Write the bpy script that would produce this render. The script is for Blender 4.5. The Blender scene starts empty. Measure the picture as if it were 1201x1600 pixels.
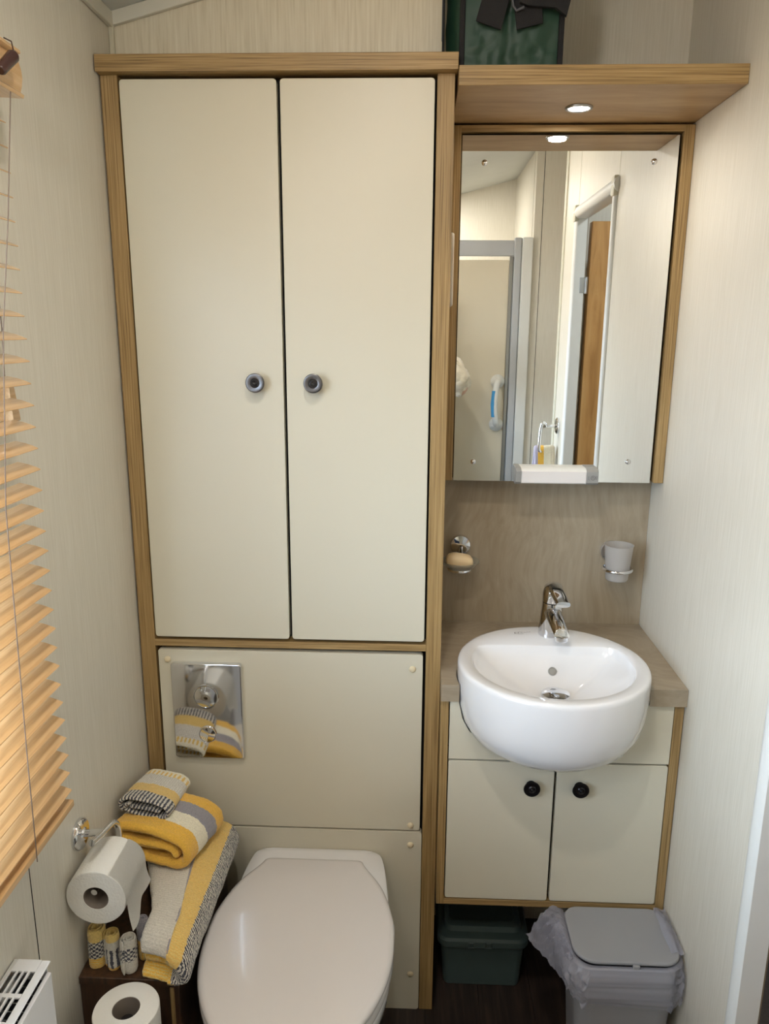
import bpy, bmesh, math, random
from mathutils import Vector, Matrix, noise
random.seed(7)
PI = math.pi
scene = bpy.context.scene
col = scene.collection

# ------------------------------------------------------------------ camera
cam_data = bpy.data.cameras.new('camera')
cam_data.sensor_fit = 'VERTICAL'; cam_data.sensor_height = 36.0; cam_data.sensor_width = 27.0
cam_data.lens = 1198.5 * 36.0 / 1600.0
cam_data.clip_start = 0.005; cam_data.clip_end = 60
cam = bpy.data.objects.new('camera', cam_data); col.objects.link(cam)
_ya, _pi, _ro = math.radians(-2.1735), math.radians(13.4392), math.radians(0.3788)
_fw = Vector((math.sin(_ya)*math.cos(_pi), math.cos(_ya)*math.cos(_pi), -math.sin(_pi)))
_rt = Vector((math.cos(_ya), -math.sin(_ya), 0)); _up = _rt.cross(_fw)
_r2 = _rt*math.cos(_ro) + _up*math.sin(_ro); _u2 = -_rt*math.sin(_ro) + _up*math.cos(_ro)
M = Matrix((( _r2.x, _u2.x, -_fw.x, 0.5404), (_r2.y, _u2.y, -_fw.y, -1.4129), (_r2.z, _u2.z, -_fw.z, 1.4798), (0, 0, 0, 1)))
cam.matrix_world = M
scene.camera = cam

# ------------------------------------------------------------------ world and exposure
world = bpy.data.worlds.new('overcast_sky'); scene.world = world
world.use_nodes = True
bg = world.node_tree.nodes['Background']
bg.inputs[0].default_value = (0.64, 0.81, 1.0, 1)
bg.inputs[1].default_value = 18.0
scene.view_settings.view_transform = 'Standard'
scene.view_settings.look = 'None'
scene.view_settings.gamma = 1.0
scene.view_settings.use_curve_mapping = False
scene.view_settings.exposure = -0.05
CEIL_W, FILL_W, SHELF_W, HALL_FILL_W = 5.2, 12.5, 0.7, 12.0

# sampling portal in the window opening (guides the sky light, emits nothing itself)
pd = bpy.data.lights.new('window_portal', 'AREA'); pd.shape = 'RECTANGLE'; pd.size = 0.90; pd.size_y = 0.90
pd.cycles.is_portal = True
po = bpy.data.objects.new('window_portal', pd); po.location = (-0.12, -0.955, 1.29)
po.rotation_euler = (0, -PI/2, 0); col.objects.link(po)

# ------------------------------------------------------------------ helpers
LOC = {}
def s2l(c):
    def f(v):
        v /= 255.0
        return v/12.92 if v <= 0.04045 else ((v+0.055)/1.055)**2.4
    return (f(c[0]), f(c[1]), f(c[2]), 1)

def thing(name, label, cat, loc=(0, 0, 0), group=None):
    o = bpy.data.objects.new(name, None); o.empty_display_size = 0.05
    o.location = loc; col.objects.link(o); LOC[o.name] = Vector(loc)
    o['label'] = label; o['category'] = cat
    if group: o['group'] = group
    return o

def obj(name, bm, m, parent=None, smooth=35, recalc=True):
    if recalc: bmesh.ops.recalc_face_normals(bm, faces=bm.faces)
    me = bpy.data.meshes.new(name)
    off = Vector((0, 0, 0))
    if parent is not None:
        off = LOC[parent.name]
        bmesh.ops.translate(bm, verts=bm.verts, vec=-off)
    bm.to_mesh(me); bm.free()
    if smooth:
        for p in me.polygons: p.use_smooth = True
        me.set_sharp_from_angle(angle=math.radians(smooth))
    me.materials.append(m)
    o = bpy.data.objects.new(name, me); col.objects.link(o)
    LOC[o.name] = off
    if parent is not None: o.parent = parent
    if smooth and len(me.polygons) < 1200:
        w = o.modifiers.new('even_shading', 'WEIGHTED_NORMAL'); w.keep_sharp = True
    return o

def tag(o, label, cat, group=None):
    o['label'] = label; o['category'] = cat
    if group: o['group'] = group
    return o
def lab(o, label):
    o['label'] = label; return o
def struct(name, bm, m, parent=None, smooth=35):
    o = obj(name, bm, m, parent, smooth)
    if parent is None: o['kind'] = 'structure'
    return o
def B(): return bmesh.new()

def box(bm, x0, x1, y0, y1, z0, z1, bev=0, seg=1):
    vs = [bm.verts.new((x, y, z)) for x in (x0, x1) for y in (y0, y1) for z in (z0, z1)]
    idx = [(0, 1, 3, 2), (4, 6, 7, 5), (0, 4, 5, 1), (2, 3, 7, 6), (0, 2, 6, 4), (1, 5, 7, 3)]
    fs = [bm.faces.new([vs[i] for i in f]) for f in idx]
    if bev:
        es = list({e for f in fs for e in f.edges})
        bmesh.ops.bevel(bm, geom=es, offset=bev, segments=seg, profile=0.5, affect='EDGES')
    return bm

def rrect(a0, a1, b0, b1, r, n=5):
    pts = []
    rr = r if isinstance(r, (list, tuple)) else [r]*4
    for (cx, cy, st), q in zip(((a1, b1, 0), (a0, b1, 90), (a0, b0, 180), (a1, b0, 270)), rr):
        sx = -1 if cx == a1 else 1; sy = -1 if cy == b1 else 1
        for k in range(n+1):
            a = math.radians(st+90.0*k/n)
            pts.append((cx+sx*q+q*math.cos(a), cy+sy*q+q*math.sin(a)))
    return pts

def prism(bm, pts, axis, d0, d1, bev=0, seg=2):
    def mk(p, d):
        if axis == 'y': return (p[0], d, p[1])
        if axis == 'x': return (d, p[0], p[1])
        return (p[0], p[1], d)
    a = [bm.verts.new(mk(p, d0)) for p in pts]; b = [bm.verts.new(mk(p, d1)) for p in pts]
    n = len(pts)
    f0 = bm.faces.new(a); f1 = bm.faces.new(b[::-1])
    for i in range(n): bm.faces.new((a[i], b[i], b[(i+1) % n], a[(i+1) % n]))
    if bev:
        bm.normal_update()
        bmesh.ops.bevel(bm, geom=list(f0.edges)+list(f1.edges), offset=bev, segments=seg, profile=0.5, affect='EDGES')
    return bm

def loft(bm, rings, cap=(True, True)):
    vr = [[bm.verts.new(p) for p in r] for r in rings]
    n = len(rings[0])
    for a, b in zip(vr[:-1], vr[1:]):
        for i in range(n): bm.faces.new((a[i], a[(i+1) % n], b[(i+1) % n], b[i]))
    if cap[0]: bm.faces.new(vr[0][::-1])
    if cap[1]: bm.faces.new(vr[-1])
    return vr

def lathe(bm, prof, mat=Matrix(), seg=32):
    """profile of (radius, height) turned about local z, then moved by mat"""
    rings = []
    for r, z in prof:
        if r < 1e-6: rings.append([bm.verts.new(mat @ Vector((0, 0, z)))])
        else: rings.append([bm.verts.new(mat @ Vector((r*math.cos(2*PI*i/seg), r*math.sin(2*PI*i/seg), z))) for i in range(seg)])
    for a, b in zip(rings[:-1], rings[1:]):
        if len(a) == 1 and len(b) == 1: continue
        for i in range(seg):
            j = (i+1) % seg
            if len(a) == 1: bm.faces.new((a[0], b[j], b[i]))
            elif len(b) == 1: bm.faces.new((a[i], a[j], b[0]))
            else: bm.faces.new((a[i], a[j], b[j], b[i]))
    for r in (rings[0], rings[-1]):
        if prof[0] == prof[-1]: break
        if len(r) > 1:
            try: bm.faces.new(r)
            except Exception: pass
    if prof[0] == prof[-1]: bmesh.ops.remove_doubles(bm, verts=rings[0]+rings[-1], dist=1e-6)
    return bm

def axis_mat(loc, d):
    d = Vector(d).normalized()
    q = Vector((0, 0, 1)).rotation_difference(d)
    return Matrix.Translation(Vector(loc)) @ q.to_matrix().to_4x4()

def catmull(pts, n=6, closed=False):
    P = [Vector(p) for p in pts]; out = []
    L = len(P)
    rng = L if closed else L-1
    for i in range(rng):
        p0 = P[(i-1) % L] if closed or i > 0 else P[0]*2-P[1]
        p1 = P[i]; p2 = P[(i+1) % L]
        p3 = P[(i+2) % L] if closed or i+2 < L else P[-1]*2-P[-2]
        for k in range(n):
            t = k/n
            out.append(0.5*((2*p1)+(p2-p0)*t+(2*p0-5*p1+4*p2-p3)*t*t+(3*p1-p0-3*p2+p3)*t**3))
    if not closed: out.append(P[-1].copy())
    return out

def tube(bm, pts, rad, seg=12, closed=False):
    P = [Vector(p) for p in pts]; n = len(P)
    R = rad if isinstance(rad, (list, tuple)) else [rad]*n
    rings = []; prev = None
    for i in range(n):
        if closed: t = P[(i+1) % n]-P[(i-1) % n]
        else: t = P[min(i+1, n-1)]-P[max(i-1, 0)]
        t.normalize()
        if prev is None:
            ref = Vector((0, 0, 1)) if abs(t.z) < 0.9 else Vector((1, 0, 0))
            u = t.cross(ref).normalized()
        else:
            u = prev-t*prev.dot(t)
            u.normalize()
        prev = u; v = t.cross(u)
        rings.append([P[i]+(u*math.cos(2*PI*k/seg)+v*math.sin(2*PI*k/seg))*R[i] for k in range(seg)])
    if closed: rings.append(rings[0]); loft(bm, rings, (False, False)); bmesh.ops.remove_doubles(bm, verts=bm.verts, dist=1e-6)
    else: loft(bm, rings)
    return bm

def copy_tree(o, parent=None):
    c = o.copy(); col.objects.link(c); LOC[c.name] = LOC.get(o.name, Vector())
    if parent is not None: c.parent = parent
    for ch in list(o.children): copy_tree(ch, c)
    return c

# ------------------------------------------------------------------ materials
def newmat(name):
    m = bpy.data.materials.new(name); m.use_nodes = True
    nt = m.node_tree
    return m, nt, nt.nodes['Principled BSDF']
def N(nt, t, **k):
    n = nt.nodes.new(t)
    for a, b in k.items(): setattr(n, a, b)
    return n
def plain(name, c, rough=0.5, metal=0.0, coat=0.0, var=0.04, vscale=12, bump=0.0, bscale=200, spec=0.5, sheen=0.0):
    m, nt, p = newmat(name)
    p.inputs['Roughness'].default_value = rough; p.inputs['Metallic'].default_value = metal
    p.inputs['Coat Weight'].default_value = coat; p.inputs['Specular IOR Level'].default_value = spec
    if sheen: p.inputs['Sheen Weight'].default_value = sheen
    tc = N(nt, 'ShaderNodeTexCoord'); nz = N(nt, 'ShaderNodeTexNoise')
    nz.inputs['Scale'].default_value = vscale; nz.inputs['Detail'].default_value = 3
    nt.links.new(tc.outputs['Object'], nz.inputs['Vector'])
    mix = N(nt, 'ShaderNodeMix', data_type='RGBA')
    c = s2l(c)
    mix.inputs['A'].default_value = tuple(v*(1-var) for v in c[:3])+(1,)
    mix.inputs['B'].default_value = tuple(min(1, v*(1+var)) for v in c[:3])+(1,)
    nt.links.new(nz.outputs['Fac'], mix.inputs['Factor'])
    nt.links.new(mix.outputs['Result'], p.inputs['Base Color'])
    if bump:
        n2 = N(nt, 'ShaderNodeTexNoise'); n2.inputs['Scale'].default_value = bscale; n2.inputs['Detail'].default_value = 2
        nt.links.new(tc.outputs['Object'], n2.inputs['Vector'])
        bp = N(nt, 'ShaderNodeBump'); bp.inputs['Strength'].default_value = bump; bp.inputs['Distance'].default_value = 0.002
        nt.links.new(n2.outputs['Fac'], bp.inputs['Height']); nt.links.new(bp.outputs['Normal'], p.inputs['Normal'])
    return m
def streaked(name, stops, scale, rough=0.5, bump=0.1, dist=0.0, detail=4, rscale=1.0, coat=0.0, spec=0.5, rot=(0, 0, 0), warp=None):
    """noise stretched along one axis: wood grain, brushed wall vinyl, stone laminate"""
    m, nt, p = newmat(name)
    p.inputs['Roughness'].default_value = rough; p.inputs['Coat Weight'].default_value = coat
    p.inputs['Specular IOR Level'].default_value = spec
    tc = N(nt, 'ShaderNodeTexCoord'); mp = N(nt, 'ShaderNodeMapping'); nz = N(nt, 'ShaderNodeTexNoise')
    mp.inputs['Scale'].default_value = scale; mp.inputs['Rotation'].default_value = rot
    nz.inputs['Scale'].default_value = rscale; nz.inputs['Detail'].default_value = detail; nz.inputs['Distortion'].default_value = dist
    nz.inputs['Roughness'].default_value = 0.6
    src = tc.outputs['Object']
    if warp:
        wn_ = N(nt, 'ShaderNodeTexNoise'); wn_.inputs['Scale'].default_value = warp[0]; wn_.inputs['Detail'].default_value = 1
        nt.links.new(src, wn_.inputs['Vector'])
        wa = N(nt, 'ShaderNodeVectorMath', operation='MULTIPLY_ADD'); wa.inputs[1].default_value = (warp[1],)*3
        nt.links.new(wn_.outputs['Color'], wa.inputs[0]); nt.links.new(src, wa.inputs[2]); src = wa.outputs[0]
    nt.links.new(src, mp.inputs['Vector']); nt.links.new(mp.outputs['Vector'], nz.inputs['Vector'])
    rp = N(nt, 'ShaderNodeValToRGB')
    el = rp.color_ramp.elements
    el[0].position = stops[0][0]; el[0].color = s2l(stops[0][1])
    el[1].position = stops[-1][0]; el[1].color = s2l(stops[-1][1])
    for q, c in stops[1:-1]:
        e = el.new(q); e.color = s2l(c)
    nt.links.new(nz.outputs['Fac'], rp.inputs['Fac']); nt.links.new(rp.outputs['Color'], p.inputs['Base Color'])
    if bump:
        bp = N(nt, 'ShaderNodeBump'); bp.inputs['Strength'].default_value = bump; bp.inputs['Distance'].default_value = 0.001
        nt.links.new(nz.outputs['Fac'], bp.inputs['Height']); nt.links.new(bp.outputs['Normal'], p.inputs['Normal'])
    return m
OAK = [(0.32, (120, 95, 57)), (0.5, (158, 129, 83)), (0.68, (181, 152, 105))]
oak_z = streaked('oak_upright_grain', OAK, (430, 430, 5), 0.5, 0.06)
oak_x = streaked('oak_level_grain', OAK, (6, 380, 380), 0.5, 0.06)
oak_under = streaked('oak_wide_grain', [(0.3, (150, 120, 82)), (0.5, (166, 135, 96)), (0.72, (180, 150, 110))], (6, 26, 26), 0.45, 0.04, 0.6)
blind_wood = streaked('honey_blind_wood', [(0.3, (188, 147, 99)), (0.5, (208, 167, 116)), (0.7, (221, 184, 136))], (160, 5, 160), 0.3, 0.03, coat=0.8)
hall_wood = streaked('brown_door_veneer', [(0.3, (166, 118, 62)), (0.5, (194, 146, 86)), (0.7, (206, 162, 104))], (30, 30, 3), 0.4, 0.03, 0.8)
floor_wood = streaked('dark_walnut_plank', [(0.25, (26, 21, 19)), (0.5, (48, 38, 34)), (0.75, (72, 58, 50))], (60, 4, 60), 0.45, 0.1, 0.5)
box_wood = streaked('brown_boxing_veneer', [(0.3, (48, 32, 20)), (0.5, (66, 44, 28)), (0.7, (82, 56, 36))], (90, 90, 5), 0.5, 0.05)
WALLC = [(0.25, (211, 205, 190)), (0.5, (219, 213, 199)), (0.75, (227, 222, 210))]
wall_vinyl = streaked('cream_streaked_wall_vinyl', WALLC, (420, 420, 10), 0.42, 0.10, detail=3)
ceil_m = plain('pale_ceiling_board', (205, 207, 203), 0.6)
white_trim = plain('white_plastic_trim', (226, 226, 222), 0.35)
cove_m = plain('pale_coving', (214, 211, 198), 0.45)
cream_trim = plain('cream_edge_trim', (205, 200, 180), 0.45)
cream = plain('cream_laminate', (212, 206, 187), 0.38, var=0.012, vscale=3)
cream_cap = plain('cream_screw_cap', (220, 205, 172), 0.4)
wall_coarse = streaked('cream_coarse_wall_vinyl', [(0.25, (206, 196, 172)), (0.5, (221, 212, 190)), (0.75, (231, 224, 205))], (230, 230, 9), 0.45, 0.12, detail=3)
stone = streaked('taupe_stone_laminate', [(0.25, (147, 132, 110)), (0.5, (158, 144, 122)), (0.78, (170, 156, 134))], (75, 60, 5), 0.4, 0.02, 0.3, 5, rot=(0, 0.5, 0), warp=(3.6, 0.15))
stone_top = streaked('taupe_stone_worktop', [(0.25, (148, 134, 113)), (0.5, (159, 145, 124)), (0.78, (172, 158, 138))], (6, 60, 60), 0.4, 0.02, 0.3, 5, rot=(0, 0, 0.5), warp=(5.0, 0.2))
chrome = plain('polished_chrome', (226, 227, 230), 0.06, 1.0, var=0.0)
satin = plain('satin_aluminium', (178, 180, 182), 0.32, 1.0, var=0.02)
alu_grey = plain('grey_aluminium_frame', (186, 188, 191), 0.4)
pewter = plain('dark_pewter', (98, 96, 96), 0.30, 0.9)
black_metal = plain('blackened_pewter', (44, 42, 44), 0.28, 0.8)
porcelain = plain('white_porcelain', (232, 231, 232), 0.08, coat=0.6, var=0.0, spec=0.6)
lid_m = plain('white_toilet_plastic', (214, 210, 209), 0.22, var=0.01, coat=0.3)
paper = plain('white_tissue_paper', (232, 229, 222), 0.95, var=0.02, vscale=40, bump=0.5, bscale=260, spec=0.1)
card = plain('grey_card_core', (128, 116, 104), 0.9)
soap_m = plain('cream_soap', (232, 208, 166), 0.35)
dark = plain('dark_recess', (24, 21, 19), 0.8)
grey_plastic = plain('grey_bin_plastic', (150, 151, 155), 0.42, bump=0.06, bscale=700)
green_plastic = plain('dark_green_plastic', (72, 88, 88), 0.4)
white_paint = plain('white_radiator_enamel', (228, 228, 230), 0.3)
black_web = plain('black_webbing', (17, 16, 20), 0.75, bump=0.4, bscale=900)
nylon = plain('dark_green_nylon', (30, 62, 48), 0.52, var=0.06, vscale=20, bump=0.05, bscale=1200)
mesh_m = plain('grey_side_mesh', (76, 78, 84), 0.5)
blue_grip = plain('blue_rubber_grip', (62, 150, 205), 0.5)
acrylic = plain('cream_shower_panel', (222, 212, 190), 0.2, coat=0.3, var=0.02)
fleece = plain('cream_fleece', (226, 214, 190), 0.95, bump=0.9, bscale=140, sheen=0.6)
denim = plain('dark_blue_denim', (48, 56, 76), 0.85, bump=0.3, bscale=600)
skin_m = plain('skin', (212, 168, 142), 0.5)
hair_m = plain('brown_hair', (74, 52, 38), 0.6)
shoe_m = plain('black_shoe', (32, 30, 30), 0.5)
phone_m = plain('black_phone', (18, 18, 20), 0.15)
switch_m = plain('white_switch_plastic', (226, 218, 204), 0.3)
diffuser = plain('white_lamp_diffuser', (226, 221, 218), 0.4)
grey_end = plain('silver_grey_plastic', (160, 160, 158), 0.35, 0.3)
ink = plain('grey_printed_ink', (112, 108, 108), 0.6)
brown_bob = plain('brown_plastic_bob', (66, 44, 40), 0.22)
cord_m = plain('taupe_cord', (126, 110, 98), 0.7)
lawn_m = plain('pale_gravel', (150, 146, 142), 0.95, var=0.15)
carpet_m = plain('dark_hall_carpet', (62, 56, 52), 0.95, var=0.4, vscale=160)

mirror_m, nt, p = newmat('mirror_silvering')
p.inputs['Base Color'].default_value = (0.90, 0.91, 0.90, 1); p.inputs['Metallic'].default_value = 1; p.inputs['Roughness'].default_value = 0.0

def mix_transparent(name, c, fac, rough=0.4, translucent=0.0):
    m, nt, p = newmat(name)
    p.inputs['Base Color'].default_value = s2l(c); p.inputs['Roughness'].default_value = rough
    out = nt.nodes['Material Output']
    tr = N(nt, 'ShaderNodeBsdfTransparent'); mx = N(nt, 'ShaderNodeMixShader'); mx.inputs[0].default_value = fac
    src = p.outputs[0]
    if translucent:
        tl = N(nt, 'ShaderNodeBsdfTranslucent'); tl.inputs[0].default_value = s2l(c)
        m2 = N(nt, 'ShaderNodeMixShader'); m2.inputs[0].default_value = translucent
        nt.links.new(src, m2.inputs[1]); nt.links.new(tl.outputs[0], m2.inputs[2]); src = m2.outputs[0]
    nt.links.new(src, mx.inputs[1]); nt.links.new(tr.outputs[0], mx.inputs[2]); nt.links.new(mx.outputs[0], out.inputs[0])
    return m
window_glass = mix_transparent('window_glass', (240, 245, 248), 0.9, 0.02)
frosted = mix_transparent('frosted_glass', (216, 212, 208), 0.30, 0.45, 0.45)
dish_glass = mix_transparent('frosted_dish_glass', (178, 176, 164), 0.55, 0.3, 0.3)
liner_m = mix_transparent('white_bin_liner', (214, 214, 228), 0.58, 0.14, 0.25)

def lamp_mat(name, c, s):
    m, nt, p = newmat(name)
    p.inputs['Emission Color'].default_value = (*c, 1); p.inputs['Emission Strength'].default_value = s
    p.inputs['Base Color'].default_value = (1, 1, 1, 1)
    return m

def towel_mat(name, base, bands):
    """bands woven along the towel: (coord, from, to, kind, colour a, colour b, threads per metre)"""
    m, nt, p = newmat(name)
    p.inputs['Roughness'].default_value = 0.95; p.inputs['Sheen Weight'].default_value = 0.35; p.inputs['Specular IOR Level'].default_value = 0.1
    L = nt.links.new
    uv = N(nt, 'ShaderNodeUVMap'); sep = N(nt, 'ShaderNodeSeparateXYZ')
    tc = N(nt, 'ShaderNodeTexCoord'); wz = N(nt, 'ShaderNodeTexNoise'); wz.inputs['Scale'].default_value = 260; wz.inputs['Detail'].default_value = 1
    L(tc.outputs['Object'], wz.inputs['Vector'])
    wob = N(nt, 'ShaderNodeVectorMath', operation='MULTIPLY_ADD'); wob.inputs[1].default_value = (0.0045, 0.0045, 0); 
    L(wz.outputs['Color'], wob.inputs[0]); L(uv.outputs['UV'], wob.inputs[2]); L(wob.outputs[0], sep.inputs[0])
    def math_(op, a, b):
        n = N(nt, 'ShaderNodeMath', operation=op)
        for i, v in enumerate((a, b)):
            if v is None: continue
            if isinstance(v, (int, float)): n.inputs[i].default_value = v
            else: L(v, n.inputs[i])
        return n.outputs[0]
    U, V = sep.outputs[0], sep.outputs[1]
    cur = None
    for (co, a, b, kind, ca, cb, fr) in bands:
        c = U if co == 'u' else V
        mask = math_('MULTIPLY', math_('GREATER_THAN', c, a), math_('LESS_THAN', c, b))
        su = math_('GREATER_THAN', math_('FRACT', math_('MULTIPLY', U, fr), None), 0.5)
        sv = math_('GREATER_THAN', math_('FRACT', math_('MULTIPLY', V, fr), None), 0.5)
        if kind == 'lines_u': pat = su
        elif kind == 'lines_v': pat = sv
        elif kind == 'check': pat = math_('ABSOLUTE', math_('SUBTRACT', su, sv), None)
        elif kind == 'diag': pat = math_('GREATER_THAN', math_('FRACT', math_('MULTIPLY', math_('ADD', math_('MULTIPLY', U, 0.6), V), fr), None), 0.5)
        elif kind == 'dots': pat = math_('MULTIPLY', su, sv)
        else: pat = 0.0
        mx = N(nt, 'ShaderNodeMix', data_type='RGBA')
        mx.inputs['A'].default_value = s2l(ca); mx.inputs['B'].default_value = s2l(cb or ca)
        if isinstance(pat, float): mx.inputs['Factor'].default_value = pat
        else: L(pat, mx.inputs['Factor'])
        m2 = N(nt, 'ShaderNodeMix', data_type='RGBA'); L(mask, m2.inputs['Factor'])
        if cur is None: m2.inputs['A'].default_value = s2l(base)
        else: L(cur, m2.inputs['A'])
        L(mx.outputs['Result'], m2.inputs['B']); cur = m2.outputs['Result']
    n3 = N(nt, 'ShaderNodeTexNoise'); n3.inputs['Scale'].default_value = 420; n3.inputs['Detail'].default_value = 2
    L(tc.outputs['Object'], n3.inputs['Vector'])
    hs = N(nt, 'ShaderNodeHueSaturation'); L(cur, hs.inputs['Color'])
    L(math_('ADD', math_('MULTIPLY', n3.outputs['Fac'], 0.5), 0.75), hs.inputs['Value'])
    L(hs.outputs['Color'], p.inputs['Base Color'])
    bp = N(nt, 'ShaderNodeBump'); bp.inputs['Strength'].default_value = 0.9; bp.inputs['Distance'].default_value = 0.002
    L(n3.outputs['Fac'], bp.inputs['Height']); L(bp.outputs['Normal'], p.inputs['Normal'])
    return m
YEL, TAN, GRY, LGY, CRM, NAV = (232, 182, 78), (226, 196, 120), (152, 148, 154), (206, 200, 188), (236, 228, 204), (66, 66, 76)

# ------------------------------------------------------------------ room shell
XL, XR_, YB = -0.003, 1.0686, 0.285
SLOPE = 0.255
def ceil_z(x): return 2.0105 + SLOPE*(x-XL)
bm = B(); box(bm, -0.3, 2.4, -3.0, 0.5, -0.06, -0.004); struct('floor', bm, dark)
floor = bpy.data.objects['floor']
pl = None; k = 0
for i in range(10):
    x0 = XL-0.02+i*0.1215
    for (y0, y1) in (((-1.95, -0.35 - 0.13*(i % 3)), (-0.348-0.13*(i % 3), 0.34))):
        bm = B(); box(bm, x0+0.0004, min(x0+0.1211, 1.10), y0, y1, -0.004, 0.0, 0.0006); obj('floor_plank', bm, floor_wood, floor); k += 1
bm = B(); box(bm, 1.115, 2.3, -2.2, 0.4, -0.004, 0.0); c = struct('floor_hall', bm, carpet_m)

bm = B(); box(bm, XL-0.02, 1.2, YB, YB+0.05, 0, 2.55); struct('wall_back', bm, wall_vinyl)
# boxed-out wall above the tall cabinet
YU = 0.070
bm = B(); box(bm, XL, 0.602, YU, YB, 1.9208, 2.3); struct('wall_back_upper', bm, wall_coarse)
# left wall with the window opening y -1.40..-0.46, z .80..1.75
WY0, WY1, WZ0, WZ1 = -1.42, -0.515, 0.865, 1.715
wl = B()
for a in ((WY1, YB+0.05, 0, 2.2), (-2.8, WY0, 0, 2.2), (WY0, WY1, 0, WZ0), (WY0, WY1, WZ1, 2.2)):
    box(wl, XL-0.10, XL, a[0], a[1], a[2], a[3])
wl = struct('wall_left', wl, wall_vinyl)
bm = B(); box(bm, XL-0.001, XL+0.0006, -0.4812, -0.4797, 0.0, 0.84); obj('panel_joint', bm, dark, wl)
# right wall with the doorway y -.865..-.405
DY0, DY1, DZ = -0.872, -0.392, 1.838
wr = B()
for a in ((DY1, YB+0.05, 0, 2.5), (-1.10, DY0, 0, 2.5), (DY0, DY1, DZ, 2.5)):
    box(wr, XR_, XR_+0.030, a[0], a[1], a[2], a[3])
wr = struct('wall_right', wr, wall_vinyl)
for y in (-0.3595, -0.8745):
    bm = B(); box(bm, XR_-0.0005, XR_+0.001, y-0.001, y+0.001, DZ, 2.45); obj('panel_joint', bm, cream_trim, wr)
bm = B(); box(bm, XR_-0.006, XR_+0.035, -1.112, -1.085, 0, 2.45, 0.003); struct('trim_corner', bm, cream_trim)
bm = B(); box(bm, XR_+0.030, 1.36, -1.14, -1.10, 0, 2.5); box(bm, 1.30, 1.36, -2.06, -1.14, 0, 2.5); struct('wall_recess', bm, wall_vinyl)
bm = B(); box(bm, 1.087, 1.36, -2.06, -2.0, 0, 2.55); wf = struct('wall_front', bm, wall_vinyl)
bm = B(); box(bm, 1.1215, 1.1235, -2.001, -1.999, 0, 2.5); obj('panel_joint', bm, dark, wf)
bm = B(); box(bm, XL-0.10, 1.36, -2.80, -2.75, 0, 2.55); struct('wall_rear', bm, wall_vinyl)
bm = B(); box(bm, 1.085, 1.135, -2.75, -2.06, 0, 2.55); struct('wall_shower_side', bm, wall_vinyl)
# ceiling, sloping up to the right
bm = B()
q = [(-0.2, ceil_z(-0.2)), (2.4, ceil_z(1.4)), (2.4, ceil_z(1.4)+0.05), (1.4, ceil_z(1.4)+0.05), (-0.2, ceil_z(-0.2)+0.05)]
q = [(-0.2, ceil_z(-0.2)), (1.4, ceil_z(1.4)), (2.4, ceil_z(1.4)), (2.4, ceil_z(1.4)+0.05), (1.4, ceil_z(1.4)+0.05), (-0.2, ceil_z(-0.2)+0.05)]
prism(bm, q, 'y', -2.9, 0.4); struct('ceiling', bm, ceil_m)
# trims: back corner strip, coving on the back and left walls
bm = B(); box(bm, XL, XL+0.0085, YU-0.008, YU, 1.9208, 1.99, 0.0015); struct('trim_1', bm, cream_trim)
bm = B(); 
prism(bm, [(XL, ceil_z(XL)-0.023), (0.602, ceil_z(0.602)-0.023), (0.602, ceil_z(0.602)), (XL, ceil_z(XL))], 'y', YU-0.010, YU, 0.002); struct('trim_2', bm, cove_m)
bm = B(); box(bm, XL, XL+0.010, -2.7, YU, ceil_z(XL)-0.023, ceil_z(XL)+0.002, 0.002); struct('trim_3', bm, cove_m)
# doorway trim: rounded white profile round the opening
dt = B()
def half_round(bm, pts_yz):
    pass
for (y0, y1, z0, z1) in ((DY1-0.002, DY1+0.028, 0.0, DZ+0.004), (DY0-0.026, DY0+0.002, 0.0, DZ+0.004)):
    prism(dt, [(XR_+0.031, y0), (XR_-0.004, y0), (XR_-0.008, y0+0.005), (XR_-0.0105, (y0+y1)/2), (XR_-0.008, y1-0.005), (XR_-0.003, y1), (XR_+0.0, y1), (XR_, DY1 if y1 > DY1 else y1), (XR_+0.031, DY1 if y1 > DY1 else y1)][:7] + [(XR_+0.031, y1)], 'z', z0, z1)
dw = struct('door_1', dt, white_trim, smooth=50)
bm = B(); prism(bm, [(XR_+0.031, DZ-0.002), (XR_-0.004, DZ-0.002), (XR_-0.011, DZ+0.006), (XR_-0.014, DZ+0.018), (XR_-0.011, DZ+0.030), (XR_-0.003, DZ+0.036), (XR_+0.031, DZ+0.036)], 'z', 0, 1)
for v in bm.verts:                                   # prism drawn in x/z: turn z-depth into the run along y
    x, zz, t = v.co; v.co = (x, DY0-0.036+t*(DY1-DY0+0.072), zz)
obj('door_head', bm, white_trim, dw, 50)
for yy in (DY1+0.014, DY0-0.012):
    bm = B(); box(bm, XR_-0.0135, XR_+0.004, yy-0.0155, yy+0.0155, DZ-0.012, DZ+0.040, 0.005, 2); obj('corner_block', bm, cream_trim, dw)
# the jamb lining and open leaf of the doorway
bm = B(); box(bm, XR_+0.031, 1.103, DY1, DY1+0.03, 0, DZ+0.02); box(bm, XR_+0.031, 1.103, DY0-0.03, DY0, 0, DZ+0.02); obj('jamb', bm, plain('grey_beige_jamb', (150, 138, 120), 0.5), dw)
bm = B(); box(bm, 1.118, 1.60, -0.925, -0.888, 0.012, DZ-0.008, 0.002); obj('door_leaf', bm, hall_wood, dw)
bm = B(); box(bm, 1.085, 1.1030, DY0+0.0005, DY0+0.003, 1.60, 1.650, 0.0008); tube(bm, [(1.107, DY0+0.004, 1.598), (1.107, DY0+0.004, 1.652)], 0.004, 10); obj('hinge', bm, satin, dw)
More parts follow.
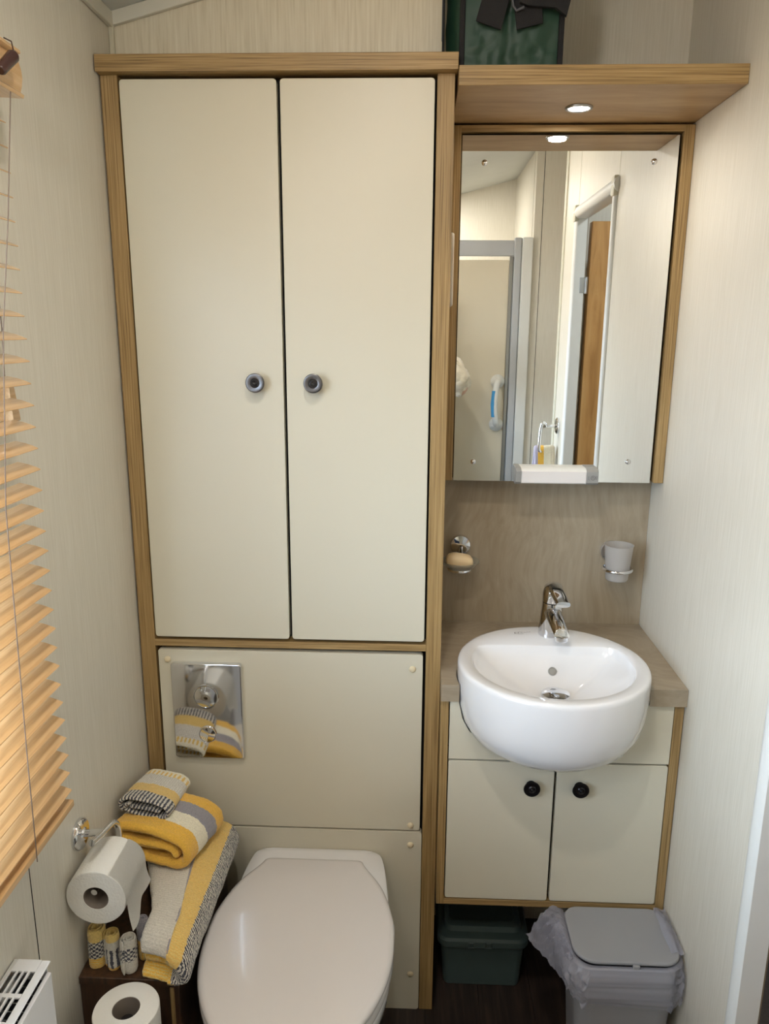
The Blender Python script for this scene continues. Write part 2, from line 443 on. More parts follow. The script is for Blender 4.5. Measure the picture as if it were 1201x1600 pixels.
# hall beyond the doorway
bm = B(); box(bm, 2.3, 2.36, -2.2, 0.4, 0, 2.55); struct('wall_hall', bm, wall_vinyl)
bm = B(); box(bm, 1.2, 2.36, 0.335, 0.40, 0, 2.55); box(bm, 1.36, 2.36, -2.2, -2.14, 0, 2.55); struct('wall_hall_end', bm, wall_vinyl)

# window in the left wall: frame, glass and the lawn outside
wf = B()
fx0, fx1 = XL-0.075, XL-0.030
for a in ((WY0, WY0+0.05, WZ0, WZ1), (WY1-0.05, WY1, WZ0, WZ1), (WY0+0.05, WY1-0.05, WZ0, WZ0+0.05), (WY0+0.05, WY1-0.05, WZ1-0.05, WZ1)):
    box(wf, fx0, fx1, a[0], a[1], a[2], a[3], 0.003)
wn = struct('window_1', wf, white_trim)
bm = B(); box(bm, XL-0.056, XL-0.050, WY0+0.05, WY1-0.05, WZ0+0.05, WZ1-0.05); obj('glass_pane', bm, window_glass, wn)
bm = B(); box(bm, -14, -0.2, -9, 7, -0.6, -0.5)
lw = obj('gravel_ground', bm, lawn_m); lw['kind'] = 'structure'

# ------------------------------------------------------------------ lamps of the room, and fill lights added to them
def downlight(name, label, loc, nrm, r, watt, colr, em, group=None, area=None):
    t = thing(name, label, 'light', loc, group)
    A = axis_mat(loc, nrm)
    bm = B(); lathe(bm, [(r*0.80, -0.001), (r*0.80, 0.0015), (r*0.86, 0.0030), (r, 0.0025), (r*1.03, 0.0), (r*1.0, -0.001)], A, 40); obj('bezel', bm, satin, t)
    bm = B(); lathe(bm, [(0, 0.0006), (r*0.80, 0.0006), (r*0.80, -0.001), (0, -0.001)], A, 32); obj('lens', bm, lamp_mat(name+'_glow', colr, em), t)
    ld = bpy.data.lights.new('lamp', 'AREA'); ld.shape = 'DISK'; ld.size = area or r*1.5; ld.energy = watt; ld.color = colr
    lo = bpy.data.objects.new('lamp', ld); col.objects.link(lo); lo.parent = t
    lo.location = Vector(nrm).normalized()*0.006
    lo.rotation_euler = Vector((0, 0, -1)).rotation_difference(Vector(nrm)).to_euler()
    return t
WARM = (1.0, 0.95, 0.87)
nrm = (SLOPE, 0, -1)
def on_ceil(x, y): return (x+0.0015*0.28, y, ceil_z(x)-0.0015)
downlight('ceiling_downlight', 'round ceiling downlight lit above the middle of the bathroom floor', on_ceil(0.46, -0.86), nrm, 0.045, CEIL_W, WARM, 40, area=0.07)
gx, gy, gz = 0.26, -1.30, ceil_z(0.26)  # unseen globe, added to raise the ambient light on walls and ceiling
gl0 = thing('globe_fill_light', 'added globe fill light on the ceiling in front of the shower', 'light', (gx, gy, gz))
bm = B(); lathe(bm, [(0, 0.012), (0.060, 0.012), (0.060, -0.022), (0.048, -0.030), (0, -0.030)], Matrix.Translation((gx, gy, gz)), 32); obj('lamp_base', bm, white_trim, gl0)
bm = B(); bmesh.ops.create_uvsphere(bm, u_segments=24, v_segments=14, radius=0.065, matrix=Matrix.Translation((gx, gy, gz-0.092))); gs = obj('globe', bm, lamp_mat('fill_globe_glow', WARM, 6), gl0, 80)
gs.visible_shadow = True
ld = bpy.data.lights.new('lamp', 'POINT'); ld.shadow_soft_size = 0.07; ld.energy = FILL_W; ld.color = WARM
lo = bpy.data.objects.new('lamp', ld); col.objects.link(lo); lo.parent = gl0; lo.location = (0, 0, -0.165)
downlight('shelf_downlight', 'small bright round downlight recessed in the underside of the oak shelf', (0.8255, 0.099, 1.8655), (0, 0, -1), 0.0235, SHELF_W, (1.0, 0.93, 0.82), 60)
downlight('shower_fill_light', 'added small round fill light in the ceiling of the shower', on_ceil(0.62, -2.40), nrm, 0.035, 6.0, WARM, 30, area=0.06)  # unseen light, added to brighten the upper shower walls
# added hall light, standing in for daylight beyond the doorway
hl = thing('hall_fill_light', 'added round fill light in place of daylight in the hall beyond the doorway', 'light', (1.72, -0.25, 2.33))
bm = B(); lathe(bm, [(0, 0.055), (0.12, 0.055), (0.13, 0.03), (0.10, -0.02), (0, -0.04)], Matrix.Translation((1.72, -0.25, 2.33)), 32); obj('shade', bm, lamp_mat('hall_fill_glow', (0.9, 0.95, 1.0), 4), hl)
ld = bpy.data.lights.new('lamp', 'AREA'); ld.shape = 'DISK'; ld.size = 0.2; ld.energy = HALL_FILL_W; ld.color = (0.85, 0.93, 1.0)
lo = bpy.data.objects.new('lamp', ld); col.objects.link(lo); lo.parent = hl; lo.location = (0, 0, -0.06)

# ------------------------------------------------------------------ tall cabinet
tc_ = thing('tall_cabinet', 'tall oak framed cream cabinet with two long doors behind the toilet', 'cabinet', (0.30, 0.0, 0.0))
XC = 0.60
bm = B(); box(bm, 0.0, 0.0295, 0.0, YB-0.002, 0, 1.894, 0.0008); obj('side_panel', bm, oak_z, tc_)
bm = B(); box(bm, XC-0.0295, XC, 0.0, YB-0.002, 0, 1.894, 0.0008); obj('side_panel', bm, oak_z, tc_)
bm = B(); box(bm, -0.001, 0.6040, -0.0185, YB-0.002, 1.8940, 1.9205, 0.0012, 2); obj('top_board', bm, oak_x, tc_)
bm = B(); box(bm, 0.0295, XC-0.0295, 0.0, YB-0.01, 0.8595, 0.8735, 0.0006); obj('middle_rail', bm, oak_x, tc_)
bm = B(); box(bm, 0.0295, XC-0.0295, 0.030, 0.036, 0.0, 1.893); obj('shade_board', bm, dark, tc_)  # black sheet just behind the doors, paints the shade in their gaps
def knob(parent, c, m, r=0.0175, dp=1.0):
    bm = B()
    lathe(bm, [(0, 0), (r*0.62, 0), (r*0.62, 0.002), (r*0.36, 0.004), (r*0.30, 0.016), (r*0.5, 0.0185), (r*0.95, 0.0205), (r, 0.022), (r*0.97, 0.0245), (r*0.85, 0.0255),
               (r*0.50, 0.0245), (r*0.46, 0.0262), (r*0.36, 0.0282), (r*0.24, 0.0262), (r*0.20, 0.0265), (r*0.12, 0.031), (0, 0.032)], axis_mat(c, (0, -1, 0)) @ Matrix.Diagonal((1, 1, dp, 1)), 36)
    return obj('knob', bm, m, parent, 50)
for (x0, x1, kx, kz) in ((0.0325, 0.3005, 0.2525, 1.383), (0.3060, 0.5665, 0.3575, 1.383)):
    bm = B(); prism(bm, rrect(x0, x1, 0.8805, 1.8870, 0.006), 'y', -0.002, 0.016, 0.0012); d = obj('cabinet_door', bm, cream, tc_)
    knob(d, (kx, -0.002, kz), pewter)
bm = B(); prism(bm, rrect(0.0345, 0.5650, 0.4560, 0.8525, 0.005), 'y', -0.001, 0.016, 0.0012); pu = obj('access_panel', bm, cream, tc_)
bm = B(); prism(bm, rrect(0.0345, 0.5695, 0.0, 0.4520, 0.006), 'y', -0.001, 0.016, 0.0012); pb = obj('access_panel', bm, cream, tc_)
def cap(p, x, z):
    bm = B(); lathe(bm, [(0, 0), (0.0068, 0), (0.0068, 0.0012), (0.0058, 0.003), (0.0035, 0.0042), (0, 0.0046)], axis_mat((x, -0.001, z), (0, -1, 0)), 20); obj('screw_cap', bm, cream_cap, p, 60)
for x, z in ((0.0530, 0.8315), (0.5445, 0.8215), (0.5455, 0.4680)): cap(pu, x, z)
for x, z in ((0.5460, 0.4210), (0.5500, 0.0950), (0.05, 0.42), (0.05, 0.095)): cap(pb, x, z)

# flush plate
fp = thing('flush_plate', 'mirror chrome flush plate with two round buttons on the cream panel', 'flush plate', (0.131, -0.001, 0.724))
bm = B(); prism(bm, rrect(0.0615, 0.2035, 0.6200, 0.8285, 0.006, 6), 'y', -0.014, -0.0015, 0.0025, 3); obj('plate', bm, chrome, fp)
for (x, z, r) in ((0.1305, 0.7585, 0.0255), (0.1305, 0.6745, 0.0180)):
    bm = B(); lathe(bm, [(0, 0.004), (r*0.5, 0.0036), (r*0.88, 0.0026), (r*0.92, 0.0012), (r*0.94, 0.0030), (r*1.0, 0.0030), (r*1.04, 0.0)], axis_mat((x, -0.014, z), (0, -1, 0)), 40); obj('flush_button', bm, chrome, fp, 40)

# ------------------------------------------------------------------ toilet
to = thing('toilet', 'white back-to-wall toilet with its lid closed', 'toilet', (0.352, -0.25, 0.0))
TX = 0.352
def egg(hw, yb, hb, yw, yf, n=48):
    """plan outline: straight back edge of half width hb at yb, widest hw at yw, round front at yf"""
    pts = []
    for i in range(n):                      # front half ellipse, right to left
        a = PI*i/(n-1)
        pts.append((TX+hw*math.cos(a), yw-(yw-yf)*math.sin(a)))
    side = [(-hw, yw), (-hw*0.985, yw+(yb-yw)*0.25), (-(hw*0.62+hb*0.38), yw+(yb-yw)*0.62), (-hb*1.05, yb-0.022), (-hb*0.94, yb-0.003), (-hb*0.75, yb)]
    cs = catmull([(a, b, 0) for a, b in side], 6)[1:]
    pts += [(TX+p.x, p.y) for p in cs]
    pts += [(TX-p.x, p.y) for p in reversed(cs)]
    return pts
def disc(bm, out, z0, z1, bev, inset=0.0, crown=0.0):
    c = Vector((TX, -0.28))
    def ring(k, z): return [(c.x+(p[0]-c.x)*k, c.y+(p[1]-c.y)*k, z) for p in out]
    rs = [ring(1-bev*1.6, z0), ring(1-bev*0.4, z0+0.003), ring(1, z0+(z1-z0)*0.45), ring(1-bev*0.25, z1-0.004), ring(1-bev, z1-0.0008), ring(1-bev*2.2, z1+crown*0.3), ring(0.6, z1+crown*0.85), ring(0.2, z1+crown)]
    loft(bm, rs)
bm = B(); disc(bm, egg(0.168, -0.070, 0.102, -0.285, -0.520), 0.420, 0.438, 0.03, crown=0.005); obj('lid', bm, lid_m, to, 60)
bm = B(); disc(bm, egg(0.167, -0.075, 0.103, -0.285, -0.518), 0.398, 0.418, 0.025); obj('seat', bm, lid_m, to, 60)
bm = B()
def pan(hw, yb, hb, yw, yf, z, dz=0.0):
    r = []
    for p in egg(hw, yb, hb, yw, yf): 
        b = max(0, min(1, (p[1]+0.13)/0.06))                 # the shelf behind the hinges stands higher, crowned in the middle
        r.append((p[0], p[1], z + (0.017 if z > 0.37 else 0)*b - dz*((p[0]-TX)/0.13)**2*b))
    return r
loft(bm, [pan(0.10, -0.002, 0.10, -0.22, -0.36, 0.0), pan(0.105, -0.002, 0.10, -0.22, -0.37, 0.04), pan(0.115, -0.002, 0.108, -0.24, -0.40, 0.18), pan(0.145, -0.002, 0.120, -0.27, -0.47, 0.30),
          pan(0.162, -0.002, 0.130, -0.285, -0.510, 0.365), pan(0.163, -0.0015, 0.132, -0.285, -0.512, 0.386, 0.008), pan(0.158, -0.003, 0.129, -0.285, -0.506, 0.3945, 0.010), pan(0.13, -0.02, 0.10, -0.27, -0.46, 0.395, 0.004)])
obj('pan', bm, porcelain, to, 60)
for s in (-1, 1):
    bm = B(); lathe(bm, [(0, 0), (0.012, 0), (0.012, 0.014), (0.009, 0.018), (0, 0.019)], Matrix.Translation((TX+s*0.070, -0.078, 0.396)), 24); obj('hinge', bm, lid_m, to)

# ------------------------------------------------------------------ vanity cabinet, worktop, basin
va = thing('vanity_cabinet', 'low oak framed vanity cabinet with two cream doors under the basin', 'cabinet', (0.83, 0.0, 0.0))
YV = -0.046
VZ0, VZ1 = 0.3165, 0.7810
bm = B(); box(bm, XC+0.0012, XC+0.0165, YV, YB-0.008, VZ0, VZ1, 0.0006); obj('side_panel', bm, oak_z, va)
bm = B(); box(bm, 1.0495, XR_-0.0015, YV, YB-0.008, VZ0, VZ1, 0.0006); obj('side_panel', bm, oak_z, va)
bm = B(); box(bm, XC+0.0165, 1.0495, YV, YB-0.008, VZ0, VZ0+0.0135, 0.0006); obj('bottom_board', bm, oak_x, va)
bm = B(); box(bm, XC+0.0165, 1.0495, -0.010, -0.004, VZ0+0.0135, 0.66); obj('inner_shade_board', bm, dark, va)  # dark sheet close behind the doors, stands in for the shade inside
# fascia with the opening that the basin sits in
BX, BY, BR = 0.8165, -0.016, 0.184
bm = B(); nk = []
for r_, z_ in ((0.1835, 0.7800), (0.181, 0.772), (0.1745, 0.742), (0.160, 0.715), (0.135, 0.695), (0.10, 0.6835), (0.06, 0.6805)):
    nk.append((math.sqrt(max(0.0, (r_+0.0008)**2-(YV+0.003-BY if r_ > 0.1 else 0)**2)), z_-0.0015 if z_ < 0.78 else z_))
fpts = [(0.6185, 0.7800), (0.6185, 0.6540), (1.0478, 0.6540), (1.0478, 0.7800)]+[(BX+a, b) for a, b in nk]+[(BX-a, b) for a, b in reversed(nk)]
prism(bm, fpts, 'y', YV-0.001, YV+0.003)
bm.normal_update(); bmesh.ops.triangulate(bm, faces=[f for f in bm.faces if len(f.verts) > 4]); obj('fascia', bm, cream, va)
for (x0, x1, kx, s) in ((0.6185, 0.8280, 0.7830, 1), (0.8330, 1.0478, 0.8785, -1)):
    bm = B(); prism(bm, rrect(x0, x1, 0.3335, 0.6500, 0.005), 'y', YV-0.001, YV+0.016, 0.0012); d = obj('cabinet_door', bm, cream, va)
    knob(d, (kx, YV-0.001, 0.600), black_metal, 0.0165, 0.62)
# worktop with a round bite for the basin
ZC0, ZC1, YC = 0.7815, 0.8165, -0.0555
a0 = math.asin((YC-BY)/(BR+0.0015)); RR = BR+0.0015
arc = [(BX+RR*math.cos(PI-a0+(2*a0-PI)*i/40), BY+RR*math.sin(PI-a0+(2*a0-PI)*i/40)) for i in range(41)]
pts = [(XC+0.0005, YC)]+arc+[(XR_-0.0005, YC), (XR_-0.0005, YB-0.0065), (XC+0.0005, YB-0.0065)]
bm = B(); prism(bm, pts, 'z', ZC0, ZC1)
bm.normal_update(); bmesh.ops.triangulate(bm, faces=[f for f in bm.faces if len(f.verts) > 4])
tag(obj('worktop', bm, stone_top, None, 30), 'taupe stone effect worktop around the white basin', 'worktop')
bm = B(); box(bm, XC+0.0005, XR_-0.0005, YB-0.006, YB-0.0005, ZC0, 1.164); tag(obj('splashback', bm, stone), 'taupe stone effect splashback panel between basin and mirror', 'splashback')

ba = thing('basin', 'round white semi-recessed wash basin with a flat tap ledge', 'basin', (BX, BY, 0.68))
ZR = 0.852
bm = B(); SEG = 72
def circ(r, z): return [(BX+r*math.cos(2*PI*i/SEG), BY+r*math.sin(2*PI*i/SEG), z) for i in range(SEG)]
outer = [circ(0.05, 0.681), circ(0.10, 0.6835), circ(0.135, 0.695), circ(0.160, 0.715), circ(0.1745, 0.742), circ(0.181, 0.772), circ(0.1835, 0.805), circ(0.184, 0.842), circ(0.1832, 0.8480), circ(0.1805, 0.8513), circ(0.176, ZR)]
# inner lip: circle cut by the straight edge of the tap ledge
CX, CY = 0.8235, -0.030             # drain
CH = 0.062                          # chord y of ledge edge
RI = 0.158
def lip(i):
    a = 2*PI*i/SEG; d = Vector((math.cos(a), math.sin(a)))
    o = Vector((CX-BX, CY-BY)); b = o.dot(d); t = -b+math.sqrt(b*b-(o.length_squared-RI*RI))
    if d.y > 0.01:
        t2 = (CH-CY)/d.y
        k = 18.0
        t = (t**-k+t2**-k)**(-1/k)
    return t, d
LP = [lip(i) for i in range(SEG)]
def bowl(f, z): return [(CX+d.x*t*f, CY+d.y*t*f, z) for t, d in LP]
def bz(f):                                                # depth over the radius fraction
    return 0.772 + (0.846-0.772)*(f**2.0)
inner = [bowl(1.0, ZR-0.0002), bowl(0.985, ZR-0.002), bowl(0.972, ZR-0.0055)]
fs = [0.95, 0.90, 0.84, 0.77, 0.69, 0.60, 0.51, 0.42, 0.33, 0.25, 0.18]
inner += [bowl(f, bz(f)-0.002) for f in fs]
rings = outer+inner
loft(bm, rings)
obj('bowl', bm, porcelain, ba, 70)
bm = B(); lathe(bm, [(0, 0.0), (0.020, 0.0), (0.0215, 0.003), (0.0215, 0.005), (0.017, 0.006), (0.017, 0.011), (0.0270, 0.0125), (0.0285, 0.016), (0.0270, 0.0190), (0.016, 0.0215), (0, 0.0222)], Matrix.Translation((CX, CY, 0.7725)), 40)
lab(obj('drain_plug', bm, chrome, ba, 45), 'chrome pop-up waste')
# overflow on the sloping back of the bowl
oy, oz = 0.0345, None
f_ = (oy-CY)/(CH-CY); oz = bz(f_)
dz = (bz(f_+0.02)-bz(f_-0.02))/(0.04*(CH-CY))
bm = B(); lathe(bm, [(0, 0.0012), (0.0065, 0.0012), (0.0070, 0.002), (0.0086, 0.002), (0.0092, -0.004), (0, -0.004)], axis_mat((0.8275, oy, oz-0.001), (0, -dz, 1)), 28); lab(obj('overflow_cover', bm, satin, ba), 'grey round overflow cover')
# maker's mark printed on the ledge
bm = B()
mx, my, mz = 0.7600, 0.1235, ZR+0.0003
for (u0, u1, v0, v1) in ((0, .0016, -.004, .004), (.0016, .0055, .0025, .004), (.0016, .0055, -.004, -.0025), (.0075, .009, -.003, .004), (.009, .0135, .003, .0042), (.0122, .0135, 0, .003), (.0155, .0168, -.003, .002), (.0155, .0178, .003, .0044),
                         (.006, .019, -.0062, -.0050), (.0195, .0205, -.002, .001), (.0215, .0225, -.002, .0012), (.0235, .0265, -.002, -.0008), (.0275, .0285, -.002, .001), (.0295, .032, -.001, .0004), (.033, .0345, -.002, .001)):
    x0, x1, y0, y1 = mx+u0, mx+u1, my+v0+u0*0.25, my+v1+u0*0.25
    bm.faces.new([bm.verts.new(p) for p in ((x0, y0, mz), (x1, y0, mz), (x1, y1, mz), (x0, y1, mz))])
obj('printed_mark', bm, ink, ba)

# mixer tap
FX, FY, FZ = 0.834, 0.122, ZR
fa = thing('basin_tap', 'chrome single lever mixer tap at the back of the basin', 'tap', (FX, FY, FZ))
bm = B()
rs = []
for (z, r, dx, dy) in ((0, 0.0235, 0, 0), (0.002, 0.0245, 0, 0), (0.02, 0.0240, 0, 0), (0.045, 0.0225, 0.001, 0), (0.068, 0.0212, 0.002, 0.001), (0.072, 0.0206, 0.002, 0.001), (0.0725, 0.0196, 0.002, 0.001)):
    rs.append([(FX+dx+r*math.cos(2*PI*i/36), FY+dy+r*math.sin(2*PI*i/36), FZ+z) for i in range(36)])
loft(bm, rs)
obj('body', bm, chrome, fa, 40)
bm = B()
sp = catmull([(FX+0.001, FY-0.006, FZ+0.052), (FX+0.003, FY-0.030, FZ+0.050), (FX+0.006, FY-0.060, FZ+0.041), (FX+0.0085, FY-0.084, FZ+0.031)], 6)
rs = []
for i, p in enumerate(sp):
    k = i/(len(sp)-1); w = 0.0180-0.0025*k; h = 0.0165-0.0050*k
    rs.append([(p.x+w*math.cos(2*PI*j/24), p.y+0.3*h*math.sin(2*PI*j/24), p.z+h*math.sin(2*PI*j/24)) for j in range(24)])
loft(bm, rs); sp_ = obj('spout', bm, chrome, fa, 50)
bm = B(); lathe(bm, [(0, 0), (0.0115, 0), (0.0130, 0.002), (0.0140, 0.003), (0.0140, 0.010), (0.0125, 0.011), (0, 0.012)], axis_mat((FX+0.0085, FY-0.082, FZ+0.018), (0, 0.15, 1)), 28); obj('aerator', bm, chrome, sp_, 45)
bm = B()
rs = []
for (z, r, dx, dy) in ((0.0735, 0.0196, 0.002, 0.001), (0.074, 0.0212, 0.002, 0.001), (0.086, 0.0216, 0.002, 0.001), (0.098, 0.0212, 0.003, 0.000), (0.106, 0.0190, 0.003, -0.001), (0.111, 0.0140, 0.004, -0.002), (0.1130, 0.007, 0.004, -0.003)):
    rs.append([(FX+dx+r*math.cos(2*PI*i/36), FY+dy+r*math.sin(2*PI*i/36), FZ+z+(0.18*r*math.sin(2*PI*i/36) if z > 0.09 else 0)) for i in range(36)])
loft(bm, rs)
lv = catmull([(FX+0.004, FY-0.004, FZ+0.1045), (FX+0.007, FY-0.024, FZ+0.1005), (FX+0.011, FY-0.046, FZ+0.0920), (FX+0.013, FY-0.060, FZ+0.0880)], 5)
rs = []
for i, p in enumerate(lv):
    k = i/(len(lv)-1); w = 0.0150-0.001*k; h = 0.0095-0.0035*k
    rs.append([(p.x+w*math.copysign(abs(math.cos(2*PI*j/24))**0.7, math.cos(2*PI*j/24)), p.y, p.z+h*math.copysign(abs(math.sin(2*PI*j/24))**0.8, math.sin(2*PI*j/24))) for j in range(24)])
loft(bm, rs); obj('lever', bm, chrome, fa, 50)

# ------------------------------------------------------------------ mirror unit
YM = 0.2014
ms = thing('mirror_surround', 'oak frame standing forward of the wall around the mirror', 'frame', (0.83, YB, 1.17))
bm = B(); box(bm, 1.0480, XR_-0.0008, YM, YB-0.001, 1.1655, 1.8625, 0.0006); obj('stile', bm, oak_z, ms)
bm = B(); box(bm, XC+0.001, 0.6232, YM, YB-0.001, 1.1655, 1.8625, 0.0006); obj('stile', bm, oak_z, ms)
bm = B(); box(bm, 0.6232, 1.0480, YM, YB-0.001, 1.8505, 1.8625, 0.0006); obj('top_rail', bm, oak_x, ms)
bm = B(); box(bm, 0.6232, 1.0480, 0.222, 0.232, 1.1680, 1.8505); obj('shade_board', bm, dark, ms)  # dark colour stands in for the shadow gap beside the glass
mi = thing('mirror', 'frameless rectangular mirror set in the oak frame over the basin', 'mirror', (0.83, 0.2078, 1.165))
bm = B(); box(bm, 0.6252, 1.0415, 0.2058, 0.2098, 1.1645, 1.8455, 0.0006); obj('glass', bm, mirror_m, mi, 0)
for x, z in ((0.6696, 1.7955), (0.9960, 1.7973), (0.6670, 1.2060), (0.9925, 1.2097)):
    bm = B(); lathe(bm, [(0, 0.0), (0.0058, 0.0), (0.0056, 0.0014), (0.0042, 0.0032), (0.002, 0.004), (0, 0.0042)], axis_mat((x, 0.2056, z), (0, -1, 0)), 24); obj('screw_dome', bm, chrome, mi, 60)
bm = B(); box(bm, XC+0.0045, XR_-0.0008, -0.032, YB-0.001, 1.8663, 1.8958, 0.0012, 2)
sh = obj('shelf', bm, oak_under); tag(sh, 'thick oak shelf above the mirror reaching the right wall', 'shelf')
bm = B(); box(bm, XC+0.0045, XR_-0.0008, -0.0335, -0.0322, 1.8663, 1.8958, 0.0004); obj('edge_band', bm, oak_x, sh)
# shaver light on the lower edge of the mirror
sl_ = thing('shaver_light', 'slim white strip light fixed on the lower edge of the mirror', 'light', (0.84, 0.2055, 1.18))
bm = B(); prism(bm, [(0.2054, 1.1665), (0.186, 1.1645), (0.176, 1.1665), (0.1725, 1.171), (0.1725, 1.1915), (0.176, 1.1955), (0.186, 1.1985), (0.2054, 1.1985)], 'x', 0.7545, 0.9240, 0.0015); obj('body', bm, white_trim, sl_)
bm = B(); box(bm, 0.7660, 0.9000, 0.1705, 0.1730, 1.1685, 1.1935, 0.0008); obj('diffuser', bm, diffuser, sl_)
for (x0, x1, nm) in ((0.7535, 0.7655, 'end_cap'), (0.9005, 0.9250, 'end_cap')):
    bm = B(); prism(bm, [(0.2052, 1.1655), (0.186, 1.1635), (0.175, 1.1655), (0.1705, 1.170), (0.1705, 1.1930), (0.175, 1.1965), (0.186, 1.1995), (0.2052, 1.1995)], 'x', x0, x1, 0.001); e = obj(nm, bm, grey_end, sl_)
yk = 0.1703
bm = B(); tube(bm, [(0.9135+0.0042*math.cos(2*PI*i/24), yk, 1.1805+0.0042*math.sin(2*PI*i/24)) for i in range(24)], 0.0005, 6, True)
tube(bm, [(0.9120, yk, 1.1795), (0.9135, yk, 1.1830)], 0.0004, 6); tube(bm, [(0.9150, yk, 1.1795), (0.9135, yk, 1.1830)], 0.0004, 6)
for pp in (((0.9045, 1.1845), (0.9045, 1.1765), (0.9075, 1.1765)), ((0.9185, 1.1775), (0.9205, 1.1775), (0.9220, 1.1845), (0.9190, 1.1845), (0.9190, 1.1800))):
    tube(bm, [(a, yk, b) for a, b in pp], 0.0004, 6)
lab(obj('switch_symbols', bm, ink, e), 'grey power button symbols')
# rounded white plate on the tall cabinet's side
bm = B(); prism(bm, rrect(0.055, 0.150, 1.5210, 1.6510, 0.014), 'x', XC+0.0002, XC+0.0078, 0.0025, 2)
tag(obj('socket_plate', bm, switch_m), 'white rounded socket plate on the cabinet side left of the mirror', 'socket')

# ------------------------------------------------------------------ soap dish, soap, tumbler
def wall_holder(name, label, cat, cx, cz, r):
    t = thing(name, label, cat, (cx, YB-0.006, cz))
    bm = B(); lathe(bm, [(0, 0), (r, 0), (r*1.0, 0.005), (r*0.92, 0.0085), (r*0.4, 0.0100), (0, 0.0100)], axis_mat((cx, YB-0.0062, cz), (0, -1, 0)), 36); obj('wall_flange', bm, chrome, t, 40)
    return t
SX, SY = 0.6465, 0.222
sd = wall_holder('soap_dish', 'frosted glass soap dish on a chrome wall bracket left of the tap', 'soap dish', 0.6500, 1.0020, 0.0235)
bm = B(); tube(bm, [(0.650, 0.272, 0.998), (0.649, 0.250, 0.985), (SX, SY+0.015, 0.966)], 0.005, 10)
tube(bm, [(SX+0.023*math.cos(2*PI*i/32), SY+0.023*math.sin(2*PI*i/32), 0.9615) for i in range(32)], 0.0045, 10, True); obj('bracket', bm, chrome, sd, 60)
bm = B(); lathe(bm, [(0, 0.964), (0.022, 0.964), (0.034, 0.970), (0.0425, 0.9795), (0.0420, 0.982), (0.0335, 0.9735), (0.0215, 0.9675), (0, 0.967)], Matrix.Translation((SX, SY, 0)), 40); obj('glass_dish', bm, dish_glass, sd, 60)
bm = B()
rs = []
for (z, k) in ((0.9695, 0.80), (0.9715, 0.93), (0.978, 1.0), (0.986, 0.97), (0.9925, 0.80), (0.9958, 0.50), (0.9968, 0.2)):
    ring = []
    for i in range(40):
        a = 2*PI*i/40; c_, s_ = math.cos(a), math.sin(a)
        ring.append((SX-0.001+0.0305*k*math.copysign(abs(c_)**0.5, c_), SY+0.0185*k*math.copysign(abs(s_)**0.5, s_), z+0.0022*math.cos(a)*(-1 if k < 0.99 else 0)))
    rs.append(ring)
loft(bm, rs); tag(obj('soap_bar', bm, soap_m, None, 60), 'cream oval bar of soap lying in the frosted dish', 'soap')
GX, GY = 0.9925, 0.222
th = wall_holder('tumbler_holder', 'chrome ring bracket on the splashback right of the tap', 'holder', 0.9905, 0.9925, 0.0255)
bm = B(); tube(bm, [(0.990, 0.275, 0.992), (0.991, 0.262, 0.984), (GX, GY+0.0300, 0.968)], 0.004, 10)
tube(bm, [(GX+0.0300*math.cos(2*PI*i/36), GY+0.0300*math.sin(2*PI*i/36), 0.968) for i in range(36)], 0.0038, 10, True); obj('ring', bm, chrome, th, 60)
bm = B(); lathe(bm, [(0, 0.943), (0.0235, 0.943), (0.0257, 0.946), (0.0330, 1.022), (0.0342, 1.0235), (0.0322, 1.0235), (0.0238, 0.949), (0, 0.948)], Matrix.Translation((GX-0.004, GY, 0)), 40)
bmesh.ops.translate(bm, verts=bm.verts, vec=(0.004, 0, 0))
bmesh.ops.scale(bm, verts=bm.verts, vec=(0.93, 0.93, 1), space=Matrix.Translation((-GX, -GY, 0)))
tag(obj('tumbler', bm, frosted, None, 60), 'frosted white glass tumbler in the chrome ring bracket', 'glass')

# ------------------------------------------------------------------ cool bag on the shelf
bg_ = thing('cool_bag', 'dark green nylon cool bag with black straps on the oak shelf', 'bag', (0.70, 0.14, 1.896))
GX0, GX1, GY0, GY1, GZ0, GZ1 = 0.6075, 0.7750, 0.010, 0.262, 1.8962, 2.13
bm = B()
nx, nz, ny = 36, 40, 24
def wr(u, v, a):
    n1 = noise.noise(Vector((u*5+v*3, v*9-u*2, 1.3))); n2 = noise.noise(Vector((u*7-v*8, v*14+u*5, 4.7)))
    return a*(0.7*n1+0.9*(0.5-abs(n2)*2)+0.5*(0.4-abs(noise.noise(Vector((u*16+v*14, v*20-u*9, 9.1)))*2)))
def front(u, v):
    e = min(1, 8*u*(1-u), 8*v*(1-v)+0.2)
    return Vector((GX0+u*(GX1-GX0), GY0-0.010*math.sin(PI*u)*math.sin(PI*min(1, v))-0.9*wr(u, v, 0.0070)*e*max(0.30, 1-2.0*v) - 0.012*math.exp(-((u-0.47)/0.05)**2)*-0.6, GZ0+v*(GZ1-GZ0)))
grid = [[bm.verts.new(front(i/nx, j/nz)) for i in range(nx+1)] for j in range(nz+1)]
for j in range(nz):
    for i in range(nx): bm.faces.new((grid[j][i], grid[j][i+1], grid[j+1][i+1], grid[j+1][i]))
